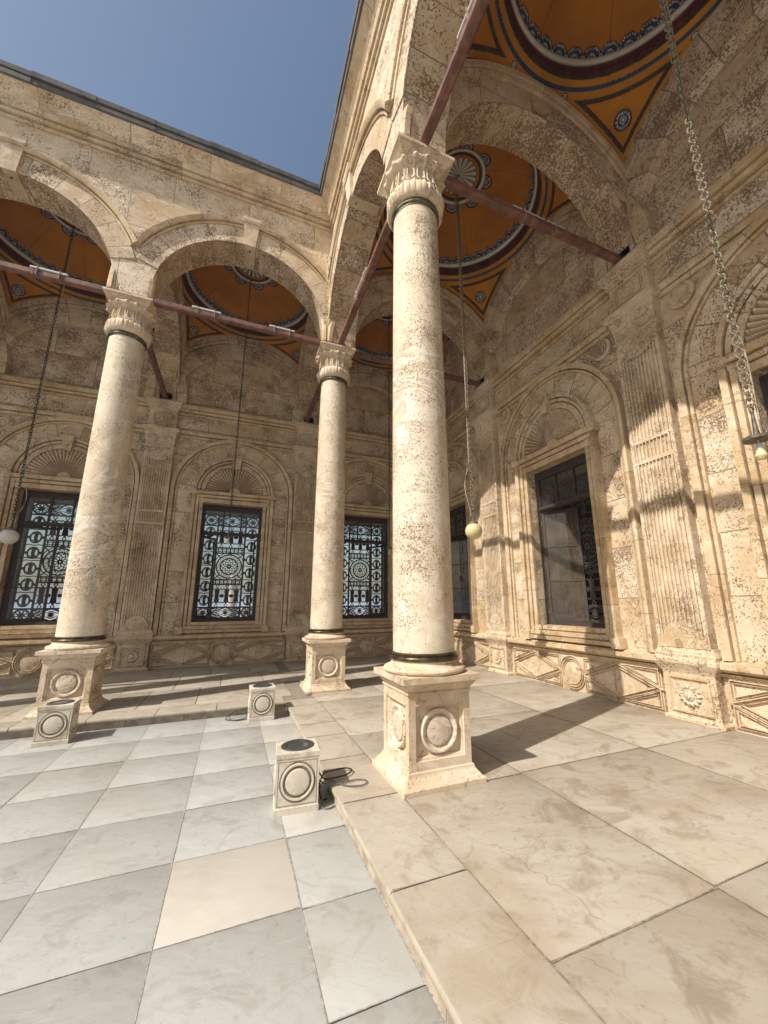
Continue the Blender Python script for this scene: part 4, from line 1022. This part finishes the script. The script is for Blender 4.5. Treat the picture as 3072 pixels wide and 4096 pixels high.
# ---- hanging lamps on chains
def chain_mesh(z0, z1, lw, rr, mat, pitch):
    c = MB(); n = int((z1-z0)/pitch)
    for i in range(n):
        z = z0+pitch*(i+.5); L = pitch*.74; pts = []
        for k in range(10):
            t = 2*PI*k/10; a = lw*.5*math.cos(t)*1.0; b = L*math.sin(t)
            pts.append((a, 0, z+b) if i % 2 == 0 else (0, a, z+b))
        # twist slightly along the chain
        an = i*.05; ca, sa = math.cos(an), math.sin(an); pts = [(x*ca-y*sa, x*sa+y*ca, zz) for x, y, zz in pts]
        c.tube(pts, rr, 5, True)
    return c
def hanging(loc, kind, lab, lw=.075, mat='chain', zl=3.5, cable=1, glob='globe_white', pitch=.078):
    r = empty('hanging_lamp', (loc[0], loc[1], 0)); tag(r, lab, 'lamp', 'lamps hanging from the domes on chains')
    top = ZB+RISE-.01
    zc = zl+.30 if kind == 'globe' else zl+.34
    ch = chain_mesh(zc+.1, top, lw, lw*.155, mat, pitch).build('chain', M[mat], r)
    if kind == 'globe':
        b = MB(); R = .180; ez = 1 if glob == 'globe_yellow' else 1.0
        b.lathe([(max(.003, R*math.sin(PI*i/16)), zl-ez*R*math.cos(PI*i/16)) for i in range(17)], 32); b.build('globe', M[glob], r)
        b = MB(); zt_ = zl+R*ez; b.lathe([(.10, zt_-.03), (.105, zt_-.01), (.10, zt_+.01), (.06, zt_+.03), (.03, zt_+.05), (.02, zt_+.12), (.014, zc+.1)], 24); b.build('gallery_cap', M['dish'], r)
    else:
        b = MB(); b.lathe([(.11, zl+.14), (.118, zl+.14), (.118, zl+.165), (.11, zl+.175), (.03, zl+.19), (.022, zl+.25), (.012, zc+.1)], 32); b.build('dish', M['dish'], r)
        b = MB(); b.lathe([(.008, zl+.142), (.008, zl+.105), (.028, zl+.1), (.032, zl+.05), (.034, zl+.045)], 20); b.build('socket', M['white_metal'], r)
        b = MB(); b.lathe([(.03, zl+.045), (.042, zl+.0), (.052, zl-.022), (.05, zl-.03), (.03, zl-.058), (.004, zl-.066)], 24); b.build('bulb', M['globe_yellow'], r)
    if cable:
        b = MB(); pts = []; n = 60
        for i in range(n+1):
            t = i/n; z = top-(top-zc-.02)*t; x = .045+.02*math.sin(t*7)+(.13*math.sin(PI*(t-.86)/.14)**2 if .86 < t < 1 else 0)*(1 if cable > 1 else .35); pts.append((-x if cable == 3 else x, .02*math.cos(t*9), z))
        b.tube(pts, .009, 5); b.build('cable', M['cable'], r)
    return r
hanging((-1.5*BX, 2.535), 'globe', 'white glass globe lamp on a rusty chain at the left edge', .055, 'rust_chain', 3.5, 2)
hanging((-BX/2-.03, 2.535), 'bulb', 'bare bulb under a small dish, hanging before the middle back window', .048, 'rust_chain', 3.62, 0)
hanging((2.475, 2.5), 'bulb', 'bare bulb on a thin chain in the corner bay beside the nearest column', .048, 'rust_chain', 3.52, 0)
hanging((2.46, -2.5), 'globe', 'yellowed glass globe lamp hanging right of the nearest column', .07, 'chain', 3.38, 3, 'globe_yellow')
hanging((2.47, -7.5), 'bulb', 'bare bulb under a tin dish on a heavy pale chain at the right edge', 0.070, 'chain', 3.28, 1, pitch=.070)

# ---- floodlight boxes
def flood():
    r = empty('floodlight_box'); b = MB(); hx, hy, h = .218, .20, .56
    prof = [(0, 0), (0, .06), (.006, .066), (.006, .50), (.0, .507), (.0, .55), (.008, .56)]
    R = [[b.add(p) for p in ((-hx+i, -hy+i, z), (hx-i, -hy+i, z), (hx-i, hy-i, z), (-hx+i, hy-i, z))] for i, z in prof]
    for k in range(len(R)-1):
        for j in range(4): b.face((R[k][j], R[k][(j+1) % 4], R[k+1][(j+1) % 4], R[k+1][j]))
    b.face(R[-1]); b.face(R[0][::-1])
    st = b.build('stone_box', M['floodstone'], r); tint_attr(st.data, [0.0]*len(b.f))
    for q in range(4):
        n = MB(); T1 = [2*PI*i/48 for i in range(48)]; w2 = hx if q % 2 == 0 else hy; off = (hy if q % 2 == 0 else hx)-.006; zc = .285
        a = w2-.028; rr = min(.172, a-.01)
        n.loop([(-a, .082), (a, .082), (a, .475), (-a, .475)], [(.0035, .0005), (-.0035, .0005), (-.0035, .0006)][:2], y0=-off)
        n.sweep([(rr*math.cos(t), zc+rr*1.04*math.sin(t)) for t in T1], [(math.cos(t), math.sin(t)) for t in T1], [(.008, .0006), (-.008, .0006)], closed=True, y0=-off)
        n.sweep([((rr*.76)*math.cos(t), zc+rr*.78*math.sin(t)) for t in T1], [(math.cos(t), math.sin(t)) for t in T1], [(.010, .0006), (-.012, .0006)], closed=True, y0=-off)
        o = n.build('groove', M['groove'], st); o.rotation_euler = (0, 0, q*PI/2)
        n = MB(); n.sweep([((rr*.88)*math.cos(t), zc+rr*.91*math.sin(t)) for t in T1], [(math.cos(t), math.sin(t)) for t in T1], [(.013, -.001), (.009, .010), (-.006, .010), (-.011, -.001)], closed=True, y0=-off)
        n.lathe([(rr*.69, -.001), (rr*.67, .010), (rr*.60, .013), (.002, .014)], 40, None, 0, -off, zc, ax='y')
        o = n.build('roundel', M['floodstone'], st); tint_attr(o.data, [0.0]*len(n.f)); o.rotation_euler = (0, 0, q*PI/2)
    b = MB(); b.lathe([(.172, .556), (.172, .566), (.166, .571), (.116, .571), (.108, .566), (.108, .562)], 48, cap=False); b.build('lens_ring', M['lensring'], r)
    b = MB(); b.lathe([(.1085, .5605), (.1085, .5645), (.002, .566)], 40); b.build('lens', M['lens'], r)
    return r
f0 = flood()
for i, (x, y, a, lab) in enumerate(((-1.42, -4.79, -5, 'marble floodlight box with carved circles, nearest the camera by the step'), (-1.55, -1.305, 2, 'marble floodlight box in the courtyard corner, before the corner column'), (-4.55, -1.36, 2, 'marble floodlight box with chipped corner, in front of the left column'))):
    o = f0 if i == 0 else copy_tree(f0)
    o.location = (x, y, H); o.rotation_euler = (0, 0, math.radians(a)); tag(o, lab, 'floodlight', 'marble floodlight boxes by the step')

# ---- loose cables beside the boxes
def catmull(P, n=8):
    P = [Vector(p) for p in P]; out = []
    for i in range(len(P)-1):
        p0, p1, p2, p3 = P[max(0, i-1)], P[i], P[i+1], P[min(len(P)-1, i+2)]
        for k in range(n):
            t = k/n; out.append(.5*((2*p1)+(-p0+p2)*t+(2*p0-5*p1+4*p2-p3)*t*t+(-p0+3*p1-3*p2+p3)*t**3))
    out.append(P[-1]); return out
x0, y0 = -1.20, -4.79
b = MB(); b.tube(catmull([(x0, y0, H+.3), (x0+.06, y0-.05, .06), (x0+.16, y0-.02, .035), (x0+.33, y0+.02, .03), (x0+.42, y0+.12, .03), (x0+.36, y0+.2, .03), (x0+.2, y0+.13, .05), (x0+.08, y0+.02, .08), (x0+.02, y0-.04, .0), (x0+.03, y0-.1, H+.05), (x0+.1, y0-.05, H+.02)]), .008, 6)
tag(b.build('power_cable', M['cable_dark']), 'black cable looped over the step beside the nearest floodlight box', 'cable')
b = MB(); b.tube(catmull([(x0, y0-.05, H+.22), (x0+.07, y0-.12, .03), (x0+.2, y0-.14, .02), (x0+.42, y0-.11, .016), (x0+.5, y0-.18, .016), (x0+.44, y0-.26, .016), (x0+.3, y0-.23, .016), (x0+.2, y0-.12, .016), (x0+.14, y0-.05, .03), (x0+.03, y0-.1, .03), (x0+.03, y0-.14, H+.08), (x0+.02, y0-.2, H+.015), (x0+.08, y0-.24, H+.013), (x0+.15, y0-.21, H+.013)]), .0065, 6)
tag(b.build('power_cable', M['cable_grey']), 'thin grey cable coiled on the step edge beside the nearest floodlight box', 'cable')
x0, y0 = -1.78, -1.3
b = MB(); b.tube(catmull([(x0+.02, y0, H+.2), (x0-.1, y0+.15, H+.15), (x0-.25, y0+.2, H+.10), (x0-.36, y0+.16, H+.02), (x0-.3, y0+.05, H+.012), (x0-.12, y0+.02, H+.012), (x0, y0+.1, H+.03), (x0-.06, y0+.2, H+.11), (x0-.2, y0+.22, H+.12), (x0-.3, y0+.12, H+.03), (x0-.2, y0-.02, H+.012), (x0, y0-.02, H+.015)]), .007, 6)
tag(b.build('power_cable', M['cable_dark']), 'dark cable coiled at the left of the floodlight box in the courtyard corner', 'cable')

# ---- far things seen through the window grilles
b = empty('minaret', (-3.0, 150, -14)); p = MB()
p.lathe([(2.2, 0), (2.2, 14), (2.6, 14.5), (2.6, 15.2), (1.5, 15.3), (1.5, 19), (1.9, 19.4), (1.9, 20), (1.0, 20.1), (1.0, 23), (1.4, 24.5), (.9, 26), (.05, 28)], 16); p.build('tower', M['city'], b); tag(b, 'distant stone minaret seen through the middle back window grille', 'minaret')
for x, y, w_, h, lab in ((-14, 170, 9, 13, 'distant sandy building left of the minaret behind the middle back window'), (3.5, 160, 5, 15.5, 'distant sandy building right of the minaret behind the middle back window'), (24, 170, 13, 16.5, 'distant sandy building behind the corner window grille')):
    p = MB(); p.box(-w_/2, w_/2, -4, 4, 0, h); r = empty('city_building', (x, y, -14)); p.build('walls', M['city'], r); tag(r, lab, 'building')
    q = MB()
    for i in range(3):
        for j in range(3): q.box(-w_/2+w_*(i+.5)/3-.5, -w_/2+w_*(i+.5)/3+.5, -4.03, -3.99, 3+j*4, 4.6+j*4)
    q.build('window_panes', M['lensring'], r)

mb = MB(); mb.box(-3050, 3050, -3050, 3050, -15, 14.6)
k = bpy.data.materials.new('air'); k.use_nodes = True; t = k.node_tree; t.nodes.remove(t.nodes['Principled BSDF'])
v = t.nodes.new('ShaderNodeVolumePrincipled'); v.inputs['Color'].default_value = (.72, .82, .95, 1); v.inputs['Density'].default_value = .0011; v.inputs['Anisotropy'].default_value = 0
t.links.new(v.outputs[0], [x for x in t.nodes if x.type == 'OUTPUT_MATERIAL'][0].inputs['Volume'])
o = mb.build('haze', k); o['kind'] = 'stuff'
